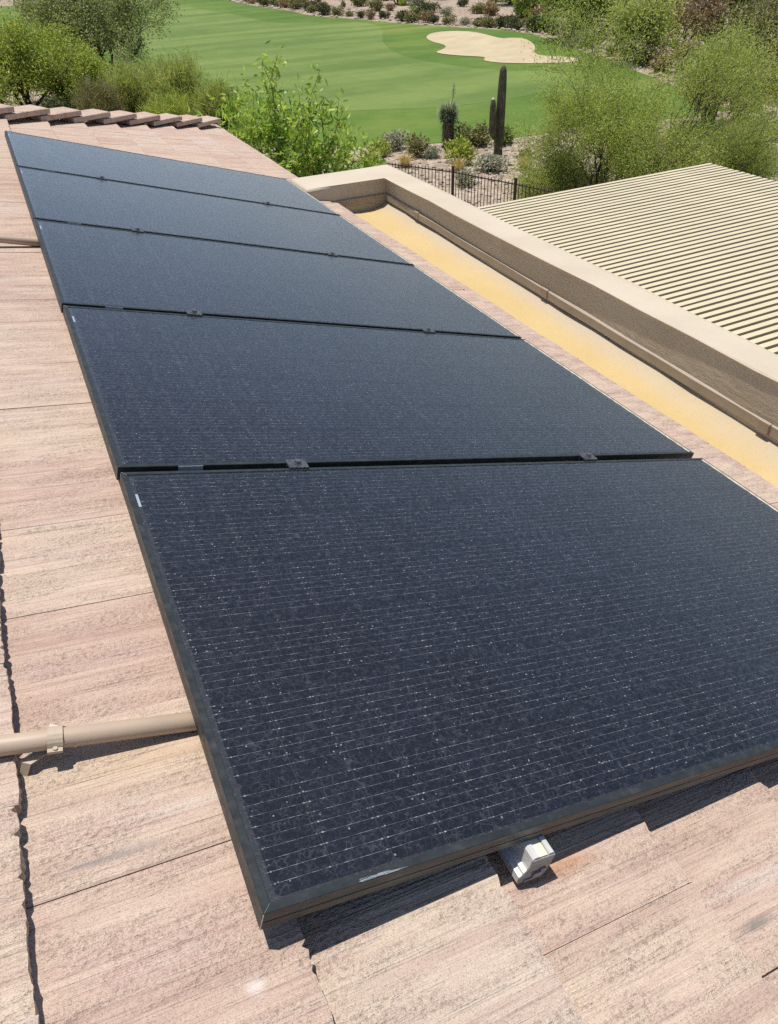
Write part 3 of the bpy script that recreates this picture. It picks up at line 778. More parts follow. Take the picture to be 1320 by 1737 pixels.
for v_, lab in ((0.427, 'silver aluminium mounting rail whose cut end sticks out below the nearest panel'), (1.402, 'lower mounting rail hidden under the panels, only its clamps showing')):
    Rl = empty('mounting_rail', roof(v_, 0, 0), ROT); tag(Rl, lab, 'rail', 'mounting rails under the panels')
    ro = link('rail', RAILM, Rl)
    ins = MB(); ins.cbox((-.0080, -.0295, -.0490), (.0080, 0.012, -.0372), .0008); link('rail_insert', ins.me('rail_insert', [CREAMBLK]), Rl)
    ep = MB()                                             # end plate, darker, with a small latch
    ep.prism([(-.0325, -.0872), (-.0325, -.076), (-.027, -.066), (-.0205, -.052), (-.0205, -.0385), (.0205, -.0385), (.0205, -.064), (.0175, -.0872)], -0.0325, -0.0303)
    ep.box((-.010, -.036, -.078), (.008, -.0325, -.069)); ep.box((-.022, -.0345, -.086), (.012, -.0325, -.0815)); ep.box((.002, -.0355, -.070), (.012, -.0325, -.064))
    link('end_plate', ep.me('end_plate', [simple('end_plate_grey', (0.24, 0.24, 0.245), 0.5, metal=0.3, vary=0.25, scale=120)]), Rl)
    for g in range(4):
        c_ = link('mid_clamp', CL, Rl, ((0.0 if v_ < 1 else -0.004), g * PITCH + PW_ + 0.0111, 0.0002), (0, 0, 0), (1.25, 1.15, 1.2)); link('bolt', BO, c_)
    for uu in (0.30, 1.45, 2.6, 3.75, 4.9): link('roof_foot', HK, Rl, (0.0, uu, 0.0))

# ------------------------------------------------------------------ conduits
def conduit(p0, p1, lab, rad, straps):
    """p: (v, u, d) in the roof frame"""
    a = roof(*p0[:2], p0[2]); E0 = empty('electrical_conduit', a, ROT); tag(E0, lab, 'conduit', 'conduits running under the panels')
    d = Vector((p1[0] - p0[0], p1[1] - p0[1], p1[2] - p0[2])); ang = math.atan2(d.y, d.x)
    m = MB(); m.tube([(0, 0, 0), d], rad, 20); link('pipe', m.me('pipe', [CONDUIT], False), E0)
    for o in E0.children: 
        o.data.polygons.foreach_set('use_smooth', [len(p.vertices) == 4 for p in o.data.polygons])
    for s_ in straps:
        q = d * s_
        st = MB(); prev = None
        ring = []
        w = 0.0105
        for k in range(15):
            t = R(-50 + 280 * k / 14); rr = rad + 0.0016
            ring.append((math.cos(t) * rr, math.sin(t) * rr))
        for k in range(14):
            (y0, z0), (y1, z1) = ring[k], ring[k + 1]; o0 = 1.10; 
            st.add([(-w, y0, z0), (w, y0, z0), (w, y1, z1), (-w, y1, z1), (-w, y0*o0, z0*o0), (w, y0*o0, z0*o0), (w, y1*o0, z1*o0), (-w, y1*o0, z1*o0)],
                   [(0,1,2,3),(4,7,6,5),(0,4,5,1),(2,6,7,3),(1,5,6,2),(0,3,7,4)])
        st.cbox((-w, -rad - .010, -.004), (w, -rad + .001, .0015), .001); st.tube([(0, -rad - .0055, .001), (0, -rad - .0055, .0042)], .0036, 6)   # ear with its screw
        so_ = link('strap', st.me('strap', [STRAP]), E0, q, (0, 0, ang))
        # bent tin saddle under the pipe, slanting across it, one foot under the tile edge
        br = MB(); wv = 0.008
        path = [(-0.052, -0.036, -0.052), (-0.047, -0.024, -0.050), (-0.040, -0.020, -0.020), (-0.010, 0.0, -0.0175), (0.002, 0.030, -0.004), (0.008, 0.042, -0.018), (0.010, 0.050, -0.044)]
        vs = []
        for (x, y, z) in path: vs += [(x - wv, y + wv * .5, z), (x + wv, y - wv * .5, z), (x + wv, y - wv * .5, z - .0014), (x - wv, y + wv * .5, z - .0014)]
        fs = []
        for j in range(len(path) - 1):
            for k in range(4): fs.append((j*4 + k, j*4 + (k+1) % 4, (j+1)*4 + (k+1) % 4, (j+1)*4 + k))
        br.add(vs, fs + [(0, 1, 2, 3), tuple(range(len(vs) - 4, len(vs)))[::-1]])
        link('saddle_bracket', fix_normals(br.me('saddle_bracket', [STRAP])), so_)
conduit((-0.80, 0.425, -0.058), (0.45, 0.325, -0.058), 'tan painted conduit with a strap, crossing the tiles in front of the nearest panel', 0.0150, [0.487])
conduit((-0.90, 2.975, -0.058), (0.45, 3.035, -0.058), 'distant tan conduit at the left edge, running under the middle panel', 0.0150, [0.30])

# ------------------------------------------------------------------ patio cover of cream slats
PZt = -1.20; SP = 0.0743
pg = empty('slatted_patio_cover', (3.0, 5.9 - 0.065, GZ), (0, 0, R(1.1))); tag(pg, 'cream slatted patio cover standing beyond the stucco parapet', 'pergola')
sl = MB(); sl.cbox((2.775, 0, -0.075), (6.84, 0.0462, 0), 0.0025); SLM = sl.me('slat', [SLAT])
for i in range(62):
    y = 5.935 - 0.0465 - i * SP
    link('slat', SLM, pg, (-3.0 + rng.uniform(-.003, .003), y - 5.9, PZt - GZ + rng.uniform(-.0008, .0008)), (0, 0, rng.uniform(-.0004, .0004)))
for x in (2.80, 4.1, 5.4, 6.62):
    bb = MB(); bb.cbox((x - 3.0, -4.85, -0.235), (x - 3.0 + 0.06, 0.0, -0.0765), .003); link('beam', bb.me('beam', [SLAT]), pg, (0, 0, PZt - GZ))
for x, y in ((6.55, 5.65), (6.55, 3.3), (6.55, 1.3)):
    pp_ = MB(); pp_.cbox((x - 3.0 , y - 5.9, -0.05), (x - 3.0 + 0.15, y - 5.9 + 0.15, PZt - GZ - 0.2355), .006); link('post', pp_.me('post', [SLAT]), pg)

# ------------------------------------------------------------------ iron fence
FLINE = [(6.6, 24.6), (8.3, 23.35), (9.95, 21.75), (11.33, 19.46), (12.11, 17.4), (12.9, 15.3), (13.6, 13.2), (14.2, 11.0)]
fe = empty('iron_fence', (11.33, 19.46, GZ)); tag(fe, 'rusty brown iron picket fence running behind the parapet', 'fence')
pk = MB(); pk.box((-.008, -.008, 0.06), (.008, .008, 1.42)); PK = pk.me('picket', [FENCEM])
ps = MB(); ps.cbox((-.032, -.032, -0.1), (.032, .032, 1.50), .004); ps.cbox((-.038, -.038, 1.50), (.038, .038, 1.525), .004); PS = ps.me('post', [FENCEM])
def W2F(x, y): return (x - 11.33, y - 19.46, 0)
for j in range(len(FLINE)):
    link('post', PS, fe, W2F(*FLINE[j]))
    if j == len(FLINE) - 1: break
    a = Vector(FLINE[j]); b = Vector(FLINE[j + 1]); L_ = (b - a).length; ang = math.atan2(b.y - a.y, b.x - a.x)
    for z in (0.16, 1.36):
        rm = MB(); rm.box((0.033, -.014, z - .014), (L_ - 0.033, .014, z + .014)); link('rail', rm.me('rail', [FENCEM]), fe, W2F(*a), (0, 0, ang))
    n = int(L_ / 0.115)
    for k in range(1, n):
        q = a + (b - a) * k / n; link('picket', PK, fe, W2F(q.x, q.y), (0, 0, ang))

# ------------------------------------------------------------------ plants
class Plant:
    def __init__(s, seed):
        s.r = random.Random(seed); s.np = np.random.default_rng(seed); s.wood = MB(); s.tips = []
    def branch(s, p, d, length, rad, depth, o):
        r = s.r; n = o.get('segs', 4); pts = [Vector(p)]; rads = [rad]; d = Vector(d).normalized()
        for i in range(n):
            w = o.get('wiggle', 0.25)
            d = (d + Vector((r.uniform(-w, w), r.uniform(-w, w), r.uniform(-w, w) + o.get('up', 0.05)))).normalized()
            pts.append(pts[-1] + d * length / n); rads.append(max(rad * (1 - 0.55 * (i + 1) / n), o.get('rmin', 0.004)))
        s.wood.tube(pts, rads, 5 if depth < 2 else 4 if depth < 3 else 3, cap=False)
        if depth >= o['depth']:
            for i in range(1, len(pts)): s.tips.append((pts[i], d))
            return
        if depth >= o['depth'] - 1:
            s.tips.append((pts[-1], d))
        nb = o['kids'][min(depth, len(o['kids']) - 1)]
        for k in range(nb):
            t = r.uniform(o.get('t0', 0.35), 1.0) if k else 1.0
            x = t * n; i = min(int(x), n - 1); q = pts[i].lerp(pts[i + 1], x - i)
            az = r.uniform(0, 6.283); sp = o.get('spread', 0.7) * r.uniform(0.6, 1.25)
            ax = d.orthogonal().normalized(); ax.rotate(Matrix.Rotation(az, 3, d))
            nd = (d * math.cos(sp) + ax * math.sin(sp)).normalized()
            nd.z += o.get('lift', 0.1)
            s.branch(q, nd, length * o.get('ratio', 0.68) * r.uniform(0.75, 1.2), rads[i] * 0.68, depth + 1, o)
def leaves(g, centers, dirs, per, spread, ln, wd, up=0.0, along=0.0, droop=0.0):
    """rhombic leaves scattered round the points; returns an (n*4,3) array"""
    n = len(centers) * per
    c = np.repeat(np.array(centers, float), per, 0) + g.normal(0, 1, (n, 3)) * spread
    d = g.normal(0, 1, (n, 3)); d[:, 2] += up
    if along: d += np.repeat(np.array(dirs, float), per, 0) * along
    d[:, 2] -= droop
    d /= np.linalg.norm(d, axis=1, keepdims=True)
    q = np.cross(d, g.normal(0, 1, (n, 3))); q /= np.linalg.norm(q, axis=1, keepdims=True) + 1e-9
    L = ln * g.uniform(0.6, 1.25, (n, 1)); Wd = wd * g.uniform(0.7, 1.2, (n, 1))
    v = np.empty((n, 4, 3)); v[:, 0] = c; v[:, 1] = c + d * L * 0.45 + q * Wd * 0.5; v[:, 2] = c + d * L; v[:, 3] = c + d * L * 0.45 - q * Wd * 0.5
    return v.reshape(-1, 3)
def quads_me(name, v, mat):
    me = bpy.data.meshes.new(name); n = len(v) // 4
    me.vertices.add(n * 4); me.vertices.foreach_set('co', np.ascontiguousarray(v, dtype=np.float32).ravel())
    me.loops.add(n * 4); me.loops.foreach_set('vertex_index', np.arange(n * 4, dtype=np.int32))
    me.polygons.add(n); me.polygons.foreach_set('loop_start', np.arange(0, n * 4, 4, dtype=np.int32)); me.polygons.foreach_set('loop_total', np.full(n, 4, dtype=np.int32))
    me.materials.append(mat); me.update(calc_edges=True); return me
def tree(name, label, cat, loc, seed, starts, opt, leaf, lmat, bark, group=None, extra=None):
    E_ = empty(name, (loc[0], loc[1], Hs(loc[0], loc[1]))); tag(E_, label, cat, group)
    P = Plant(seed)
    for st in starts: P.branch(*st, 0, opt)
    link('trunk', P.wood.me('trunk', [bark], True), E_)
    cs = [t[0][:] for t in P.tips]; ds = [t[1][:] for t in P.tips]
    per = max(1, int(round(leaf['n'] / max(1, len(cs)))))
    v = leaves(P.np, cs, ds, per, leaf['spread'], leaf['l'], leaf['w'], leaf.get('up', 0), leaf.get('along', 0), leaf.get('droop', 0))
    if extra is not None: v = np.concatenate([v, extra(P)])
    link('crown', quads_me('crown', v, lmat), E_)
    return E_
V = Vector
def bush_me(seed, rx, rz, n, ln, wd, lmat, bark=BARK, lobes=6, up=0.35, stems=7, z0=0.0):
    g = np.random.default_rng(seed); rg = random.Random(seed)
    cen = []; 
    for k in range(lobes):
        a = rg.uniform(0, 6.28); rr = rg.uniform(0.15, 0.62) * rx
        cen.append((math.cos(a) * rr, math.sin(a) * rr, rz * rg.uniform(0.35, 0.68) + z0, rg.uniform(0.34, 0.55)))
    pts = []
    for k in range(n):
        cx, cy, cz, sz = cen[rg.randrange(lobes)]
        d = g.normal(0, 1, 3); d /= np.linalg.norm(d); rr = (0.45 + 0.55 * g.random() ** 0.6)
        if g.random() < 0.06: rr *= 1.25
        pts.append((cx + d[0] * rr * sz * rx, cy + d[1] * rr * sz * rx, max(0.03, cz + d[2] * rr * sz * rz * 0.9)))
    v = leaves(g, pts, None, 1, ln * 0.3, ln, wd, up)
    m = MB()
    for k in range(stems):
        a = rg.uniform(0, 6.28); e = cen[k % lobes]
        m.tube([(math.cos(a) * .05, math.sin(a) * .05, -0.05), (e[0] * .5, e[1] * .5, e[2] * .5), (e[0], e[1], e[2])], [0.022 * rx, 0.015 * rx, 0.007 * rx], 4, cap=False)
    b = len(m.v); nq = len(v) // 4
    vs = m.v + [tuple(q) for q in v]; fs = m.f + [(b + 4*i, b + 4*i+1, b + 4*i+2, b + 4*i+3) for i in range(nq)]
    return mesh('shrub', vs, fs, [bark, lmat], False, m.m + [1] * nq)
def tuft_me(seed, n, h, spread, wd, lmat, arch=0.5):
    g = np.random.default_rng(seed); vs = []; fs = []
    for i in range(n):
        a = g.uniform(0, 6.283); t = g.random() ** 0.7; base = V((math.cos(a) * spread * .25 * t, math.sin(a) * spread * .25 * t, -.02))
        dr = V((math.cos(a + g.normal(0, .4)), math.sin(a + g.normal(0, .4)), 0)); L_ = h * g.uniform(0.6, 1.15)
        q = dr.cross(V((0, 0, 1))) * wd * .5; b = len(vs)
        mid = base + dr * spread * .45 * t + V((0, 0, L_ * .62)); tip = base + dr * spread * (1.0 * t + .1) + V((0, 0, L_ * (1 - arch * t * .6)))
        vs += [base - q, base + q, mid + q * .8, mid - q * .8, tip]
        fs += [(b, b + 1, b + 2, b + 3), (b + 3, b + 2, b + 4)]
    return mesh('tuft', vs, fs, lmat)

# --- trees of the middle distance
tree('ironwood_tree', 'tall grey-green tree with dark forked trunk beside the fairway at upper left', 'tree', (7.0, 56.0), 21,
     [((0, 0, -.1), (-0.04, 0, 1), 2.2, 0.16), ((-.15, .1, -.1), (-.8, 0.1, .75), 3.0, 0.12), ((.15, 0, -.1), (.85, -.1, .75), 3.0, 0.11), ((0, .2, -.1), (-.1, .7, .7), 2.6, .10), ((0, -.2, -.1), (.2, -.7, .7), 2.5, .1), ((-.1, 0, -.1), (-.45, -.1, .9), 2.6, .1), ((.1, 0, -.1), (.45, .1, .9), 2.6, .1)],
     dict(depth=4, kids=[4, 4, 3, 3], segs=4, spread=0.78, ratio=0.70, up=0.03, wiggle=0.26, lift=0.03, t0=0.4),
     dict(n=50000, spread=0.30, l=0.17, w=0.07), L_GREY, BARK)
tree('palo_verde_tree', 'rounded yellow-green tree behind the hip tiles at the left edge', 'tree', (1.6, 47.0), 33,
     [((0, 0, -.1), (0.1, 0, 1), 1.5, 0.13), ((.1, 0, -.1), (.7, 0, .75), 1.95, 0.10), ((-.1, 0, -.1), (-.7, .1, .75), 1.95, 0.10), ((0, -.1, -.1), (0, -.6, .8), 1.7, .1), ((0, .1, -.1), (.3, .6, .75), 1.6, .1)],
     dict(depth=4, kids=[4, 4, 3, 3], segs=4, spread=0.72, ratio=0.70, up=0.04, wiggle=0.25, lift=0.06, t0=0.4),
     dict(n=30000, spread=0.24, l=0.15, w=0.065), L_YEL, BARK)
tree('palo_verde_tree', 'low yellow-green bushy tree between the forked trunk and the rounded tree', 'tree', (4.6, 46.5), 37,
     [((0, 0, -.1), (0.4, 0, 1), 1.0, 0.08), ((0, 0, -.1), (-.5, 0, .7), 1.1, 0.07), ((0, 0, -.1), (.1, -.6, .7), 1.0, 0.07)],
     dict(depth=3, kids=[4, 4, 3], segs=4, spread=0.75, ratio=0.72, up=0.05, wiggle=0.25, lift=0.08, t0=0.3),
     dict(n=14000, spread=0.28, l=0.16, w=0.07), L_YEL, BARK)
def broom(name, label, loc, seed, n, h, spread, lmat):
    E_ = empty(name, (loc[0], loc[1], Hs(*loc))); tag(E_, label, 'shrub')
    P = Plant(seed)
    for k in range(34):
        a = P.r.uniform(0, 6.28); t = P.r.uniform(.15, 1)
        P.branch((math.cos(a) * .3 * t, math.sin(a) * .3 * t, -.05), (math.cos(a) * t * spread / h, math.sin(a) * t * spread / h, .9), h * P.r.uniform(.35, .72), .018, 0, dict(depth=1, kids=[6], segs=5, spread=0.42, ratio=0.55, up=0.10, wiggle=0.16, t0=.12))
    link('stems', P.wood.me('stems', [BARKG]), E_)
    cs = [t[0][:] for t in P.tips]; ds = [t[1][:] for t in P.tips]
    link('foliage', quads_me('foliage', leaves(P.np, cs, ds, max(1, n // len(cs)), .17, .42, .022, up=0.45, along=0.95), lmat), E_)
broom('desert_broom', 'wispy feathery green shrub rising behind the far end of the hip', (8.1, 40.5), 41, 15000, 2.6, 2.0, L_BROOM)
broom('desert_broom', 'darker wispy shrub at the foot of the forked tree', (6.2, 43.0), 42, 14000, 2.0, 2.4, L_BROOM)
broom('desert_broom', 'low brownish wispy shrub just beyond the hip tiles', (4.4, 41.5), 43, 13000, 1.7, 2.2, L_OLIVE)
broom('desert_broom', 'small feathery green shrub at the right of the wispy group', (9.3, 37.6), 44, 9000, 1.7, 1.4, L_BROOM)
broom('desert_broom', 'low green wispy shrub between the hip and the feathery shrub', (6.9, 37.5), 45, 10000, 1.5, 1.8, L_YEL)

# young leafy tree with long drooping leaves
tree('young_leafy_tree', 'bright green young tree with long drooping leaves beyond the panels', 'tree', (4.15, 12.0), 55,
     [((0, 0, -.1), (-0.02, 0, 1), 4.15, 0.05), ((.1, 0, -.1), (.11, .1, 1), 3.75, 0.045), ((-.1, 0, -.1), (-.13, .05, 1), 3.75, 0.04), ((.15, .1, -.1), (.20, -.05, 1), 3.5, .04), ((0, .1, -.1), (-.05, .14, 1), 3.8, .04),
      ((-.05, 0, -.1), (-.22, 0, 1), 3.55, .035), ((.2, 0, -.1), (.29, 0, 1), 3.2, .035), ((.3, .2, -.1), (.40, .1, 1), 2.9, .035), ((0, -.1, -.1), (.05, -.12, 1), 3.5, .035), ((-.1, .1, -.1), (-.24, .1, 1), 2.9, .03)],
     dict(depth=2, kids=[11, 5], segs=6, spread=0.62, ratio=0.33, up=0.06, wiggle=0.10, lift=0.15, t0=0.45, rmin=.003),
     dict(n=18500, spread=0.07, l=0.135, w=0.038, droop=0.45, along=0.4), L_YOUNG, BARKP)

# big airy tree behind the patio cover
tree('airy_palo_verde', 'large airy green tree with thin crossing branches behind the patio cover', 'tree', (15.2, 17.2), 71,
     [((0, 0, -.1), (0.1, .2, 1), 1.55, 0.08), ((.1, 0, -.1), (.9, .0, .65), 2.6, 0.07), ((-.1, 0, -.1), (-.7, .0, .7), 1.5, 0.06), ((0, .1, -.1), (-.2, .5, 1), 1.8, .065), ((.1, 0, -.1), (.5, .4, .9), 2.4, .065), ((-.1, -.1, -.1), (-.45, -.3, .9), 1.6, .06), ((.2, 0, -.1), (1.1, -.2, .6), 2.8, .06), ((0, 0, -.1), (.25, -.3, 1), 1.6, .07)],
     dict(depth=4, kids=[4, 3, 3, 3], segs=4, spread=0.62, ratio=0.70, up=0.03, wiggle=0.24, lift=0.06, t0=0.35, rmin=.005),
     dict(n=115000, spread=0.21, l=0.075, w=0.020, along=0.9), L_PALO, BARK)
tree('airy_palo_verde', 'pale thin-leaved bush tree between the saguaro and the patio cover', 'tree', (14.3, 18.3), 73,
     [((0, 0, -.1), (0.3, 0, 1), .85, 0.05), ((0, 0, -.1), (-.7, .1, .7), .8, 0.04), ((0, 0, -.1), (.1, .6, .8), .8, 0.04), ((0, 0, -.1), (.6, -.3, .8), .9, .04), ((0, 0, -.1), (-.3, -.5, .8), .7, .04)],
     dict(depth=3, kids=[4, 4, 3], segs=4, spread=0.66, ratio=0.72, up=0.05, wiggle=0.24, lift=0.06, t0=0.3, rmin=.004),
     dict(n=40000, spread=0.20, l=0.075, w=0.020, along=0.9), L_BROOM, BARKG)
tree('airy_palo_verde', 'spreading light green tree past the right end of the patio cover', 'tree', (20.2, 17.8), 75,
     [((0, 0, -.1), (0.3, 0, 1), .7, 0.06), ((0, 0, -.1), (-.8, .1, .6), 1.1, 0.05), ((0, 0, -.1), (.8, .3, .6), 1.1, 0.05), ((0, 0, -.1), (.2, -.7, .6), .9, .05), ((0, 0, -.1), (-.2, .6, .7), .9, .05)],
     dict(depth=3, kids=[4, 4, 3], segs=4, spread=0.68, ratio=0.72, up=0.03, wiggle=0.24, lift=0.04, t0=0.3, rmin=.004),
     dict(n=48000, spread=0.24, l=0.075, w=0.020, along=0.9), L_PALO, BARKG)

tree('airy_palo_verde', 'feathery yellow-green tree right of the large airy tree, behind the patio cover', 'tree', (17.9, 17.6), 77,
     [((0, 0, -.1), (0.2, .1, 1), 1.1, 0.06), ((0, 0, -.1), (-.6, .1, .9), 1.2, 0.05), ((0, 0, -.1), (.7, .2, .8), 1.2, 0.05), ((0, 0, -.1), (.1, -.6, .8), 1.0, .05), ((0, 0, -.1), (-.1, .6, .9), 1.1, .05)],
     dict(depth=3, kids=[5, 4, 3], segs=4, spread=0.66, ratio=0.72, up=0.03, wiggle=0.24, lift=0.04, t0=0.25, rmin=.004),
     dict(n=60000, spread=0.22, l=0.075, w=0.020, along=0.9), L_BROOM, BARKG)

# trees beyond the fairway
MESQ = dict(depth=3, kids=[5, 4, 4], segs=4, spread=0.72, ratio=0.74, up=0.05, wiggle=0.24, lift=0.1, t0=0.4)
def mesq(label, loc, seed, k, lmat, n=9000, l=0.26, name='mesquite_tree', bark=BARK):
    st = [((0, 0, -.1), (0.1, 0, 1), 1.7 * k, 0.15 * k), ((.1, 0, -.1), (.6, .1, .9), 1.8 * k, 0.11 * k), ((-.1, 0, -.1), (-.6, 0, .9), 1.8 * k, 0.11 * k), ((0, .1, -.1), (0, .6, .9), 1.7 * k, .1 * k), ((0, -.1, -.1), (.1, -.6, .9), 1.6 * k, .1 * k)]
    tree(name, label, 'tree', loc, seed, st, MESQ, dict(n=int(n * 1.3), spread=0.36 * k, l=l, w=l * 0.42), lmat, bark, 'trees beyond the fairway')
mesq('broad dark green tree on the gravel bank past the right end of the bunker', (38.6, 49.8), 81, 1.15, L_MESQ, 12000)
mesq('small bright green tree left of the broad dark tree on the far bank', (48.1, 69.3), 82, 0.9, L_YEL, 6000)
mesq('tall full green tree with visible trunk in the upper right desert', (49.3, 47.2), 83, 1.55, L_MESQ, 15000, 0.28)
mesq('dark olive thicket-like tree at the right edge above the patio cover', (35.2, 29.9), 84, 1.0, L_OLIVE, 12000, 0.2)
mesq('wispy yellow-green tree between the two dark desert trees', (35.8, 40.2), 85, 0.85, L_BROOM, 7000, 0.2)
mesq('yellow-brown bushy tree in front of the tall desert tree', (44.5, 45.2), 86, 0.8, L_BROWN, 5000, 0.22)
mesq('green tree at the top edge right of centre', (53.8, 82.0), 87, 1.1, L_MESQ, 7000, 0.3)
mesq('olive tree on the top edge above the bunker', (45.5, 93.0), 88, 0.9, L_OLIVE, 5000, 0.3)
mesq('green tree in the upper right corner', (58.0, 50.0), 89, 1.3, L_MESQ, 9000, 0.3)
mesq('dark tree cut off by the upper left corner', (-0.5, 96.0), 90, 1.3, L_DARK, 8000, 0.3)
mesq('bushy green tree at the right edge under the tall desert tree', (43.0, 35.5), 91, 1.0, L_MESQ, 9000, 0.22)
mesq('pale green open tree low at the right edge', (30.5, 23.5), 92, 0.75, L_BROOM, 9000, 0.16)
mesq('loose pale green tree at the narrow end of the grass, right of the airy trees', (26.2, 24.6), 95, 0.78, L_BROOM, 11000, 0.14)
mesq('green tree left of the tall desert tree near the top edge', (52.5, 58.0), 93, 1.2, L_MESQ, 8000, 0.28)
mesq('far green tree against the top edge above the broad dark tree', (60.0, 74.0), 94, 1.2, L_BROOM, 6000, 0.3)

# ------------------------------------------------------------------ saguaro and yucca
def saguaro_mat():
    t = NT('saguaro_skin'); c = t.coord(); s_ = t.sep(c)
    n = t.noise(t.map(c, (14, 14, 3)), 1.0, 4, 0.65); b = t.noise(t.map(c, (2, 2, 5)), 1.0, 3)
    col = t.ramp(n, [(0.32, (0.055, 0.048, 0.028)), (0.5, (0.13, 0.115, 0.072)), (0.68, (0.25, 0.215, 0.145))])
    col = t.mix(t.ramp(b, [(0.45, 0.0), (0.65, 0.6)]), col, (0.085, 0.072, 0.044))
    t.col(col); t.rough(0.9); t.nrm(t.bump(n, 0.6, 0.02)); return t.m
SAG = saguaro_mat()
def ribbed(path, rads, ribs=13):
    vs = []; fs = []; n = ribs * 4
    for i, (p, r_) in enumerate(zip(path, rads)):
        for k in range(n):
            t = 2 * math.pi * k / n; rr = r_ * (1 + 0.13 * math.cos(ribs * t))
            vs.append((p[0] + math.cos(t) * rr, p[1] + math.sin(t) * rr, p[2]))
    for i in range(len(path) - 1):
        for k in range(n): fs.append((i*n + k, i*n + (k+1) % n, (i+1)*n + (k+1) % n, (i+1)*n + k))
    fs.append(tuple(range((len(path)-1)*n, len(path)*n)))
    return vs, fs
sgo = empty('saguaro_cactus', (16.06, 24.52, Hs(16.06, 24.52))); tag(sgo, 'brownish saguaro cactus with one upright arm at the fairway edge', 'cactus')
hh = [-.1, .25, .5, .8, 1.2, 1.6, 2.0, 2.4, 2.75, 2.95, 3.06, 3.11, 3.13]; rr_ = [.15, .155, .135, .14, .15, .148, .14, .132, .12, .105, .08, .045, .012]
vs, fs = ribbed([(0.02 + 0.05 * h / 3, 0, h) for h in hh], rr_); link('stem', mesh('stem', vs, fs, SAG, True), sgo)
ah = [0.80, 0.86, 0.95, 1.1, 1.4, 1.7, 1.95, 2.08, 2.14, 2.16]; ar = [.06, .085, .10, .105, .108, .102, .09, .07, .045, .012]
vs, fs = ribbed([(-0.29 + 0.16 * max(0, 1 - (h - .8) / .2) - .03 * (h - .8) / 1.3, -0.06, h) for h in ah], ar, 10)
link('arm', mesh('arm', vs, fs, SAG, True), sgo)
tp = MB(); tp.tube([(-.321, -.06, 2.13), (-.321, -.06, 2.18)], [.06, .03], 8); link('arm_flower_cap', tp.me('arm_flower_cap', [simple('pale_flower', (0.55, 0.55, 0.42), 0.8)]), sgo)

yu = empty('soaptree_yucca', (15.89, 27.91, Hs(15.89, 27.91))); tag(yu, 'shaggy yucca with brown trunk skirt and grey-green leaf head', 'yucca')
m = MB(); m.tube([(0, 0, -.1), (0, 0, .4), (.02, 0, .9), (.01, 0, 1.2)], [.20, .19, .21, .14], 10); link('trunk', m.me('trunk', [BARK], True), yu)
g = np.random.default_rng(7)
def blades(n, z0, z1, ln, wd, drop):
    vs = np.empty((n, 4, 3))
    for i in range(n):
        a = g.uniform(0, 6.283); z = g.uniform(z0, z1); e = g.uniform(-.2, 1.2) if not drop else g.uniform(-1.4, -1.0)
        d = V((math.cos(a) * math.cos(e), math.sin(a) * math.cos(e), math.sin(e))); q = d.cross(V((0, 0, 1)) if abs(d.z) < .95 else V((1, 0, 0))).normalized() * wd * .5
        b = V((math.cos(a) * .14, math.sin(a) * .14, z)); L_ = ln * g.uniform(.7, 1.1)
        vs[i] = [b, b + d * L_ * .4 + q, b + d * L_, b + d * L_ * .4 - q]
    return vs.reshape(-1, 3)
link('leaf_head', quads_me('leaf_head', blades(1500, .80, 1.35, .38, .030, False), L_YUCCA), yu)
link('dry_skirt', quads_me('dry_skirt', blades(520, .35, 1.0, .42, .03, True), L_BROWN), yu)
m = MB(); m.tube([(.05, 0, 1.3), (.20, 0, 1.75), (.24, 0, 2.15)], [.02, .014, .006], 5); link('flower_stalk', m.me('flower_stalk', [simple('dry_stalk', (0.36, 0.30, 0.16), 0.9)]), yu)
link('flower_spray', quads_me('flower_spray', leaves(g, [(.20 + .04 * i / 20, 0, 1.72 + .45 * i / 20) for i in range(21)], None, 6, .035, .06, .025), L_SILV), yu)

# ------------------------------------------------------------------ shrubs
BM = {}
for nm, lm in (('dark', L_DARK), ('olive', L_OLIVE), ('brown', L_BROWN), ('silver', L_SILV), ('green', L_MESQ), ('yellow', L_YEL)):
    BM[nm] = [bush_me(100 + 7 * i + len(nm), 1.0, 1.05, 900, 0.24, 0.10, lm) for i in range(3)]
TF = [tuft_me(200 + i, 190, 0.62, 0.5, 0.016, L_STRAW) for i in range(2)]
rg = random.Random(77)
def shrub(x, y, s, kind, label, group=None, zs=1.0, name='shrub', cat='shrub'):
    me = BM[kind][rg.randrange(3)]
    o = link(name, me, None, (x, y, Hs(x, y) - .02), (0, 0, rg.uniform(0, 6.28)), (s * rg.uniform(.9, 1.1), s * rg.uniform(.9, 1.1), s * zs))
    return tag(o, label, cat, group)
# bed in front of the fairway
shrub(13.9, 28.7, .62, 'silver', 'round grey-blue shrub at the near fairway edge left of the yucca')
shrub(14.2, 27.3, .60, 'olive', 'olive shrub on the gravel in front of the round grey-blue shrub')
shrub(14.9, 25.3, .62, 'yellow', 'yellow-green shrub directly in front of the yucca', zs=1.25)
shrub(15.75, 26.3, .40, 'brown', 'small brown shrub between the yucca and the saguaro')
shrub(16.7, 27.5, .78, 'olive', 'wide olive shrub behind and right of the yucca', zs=.9)
shrub(17.9, 27.0, .65, 'green', 'green shrub behind the saguaro base', zs=1.0)
shrub(14.45, 26.6, .42, 'silver', 'small pale shrub left of the yellow-green shrub')
shrub(15.3, 23.7, .62, 'silver', 'pale silvery shrub in front of the saguaro near the fence', zs=.85)
shrub(13.6, 22.6, .45, 'silver', 'pale low shrub just outside the fence post')
shrub(16.9, 23.9, .45, 'olive', 'low olive shrub at the right foot of the saguaro')
shrub(12.9, 28.0, .55, 'yellow', 'yellowish shrub beside the straw grass near the young tree')
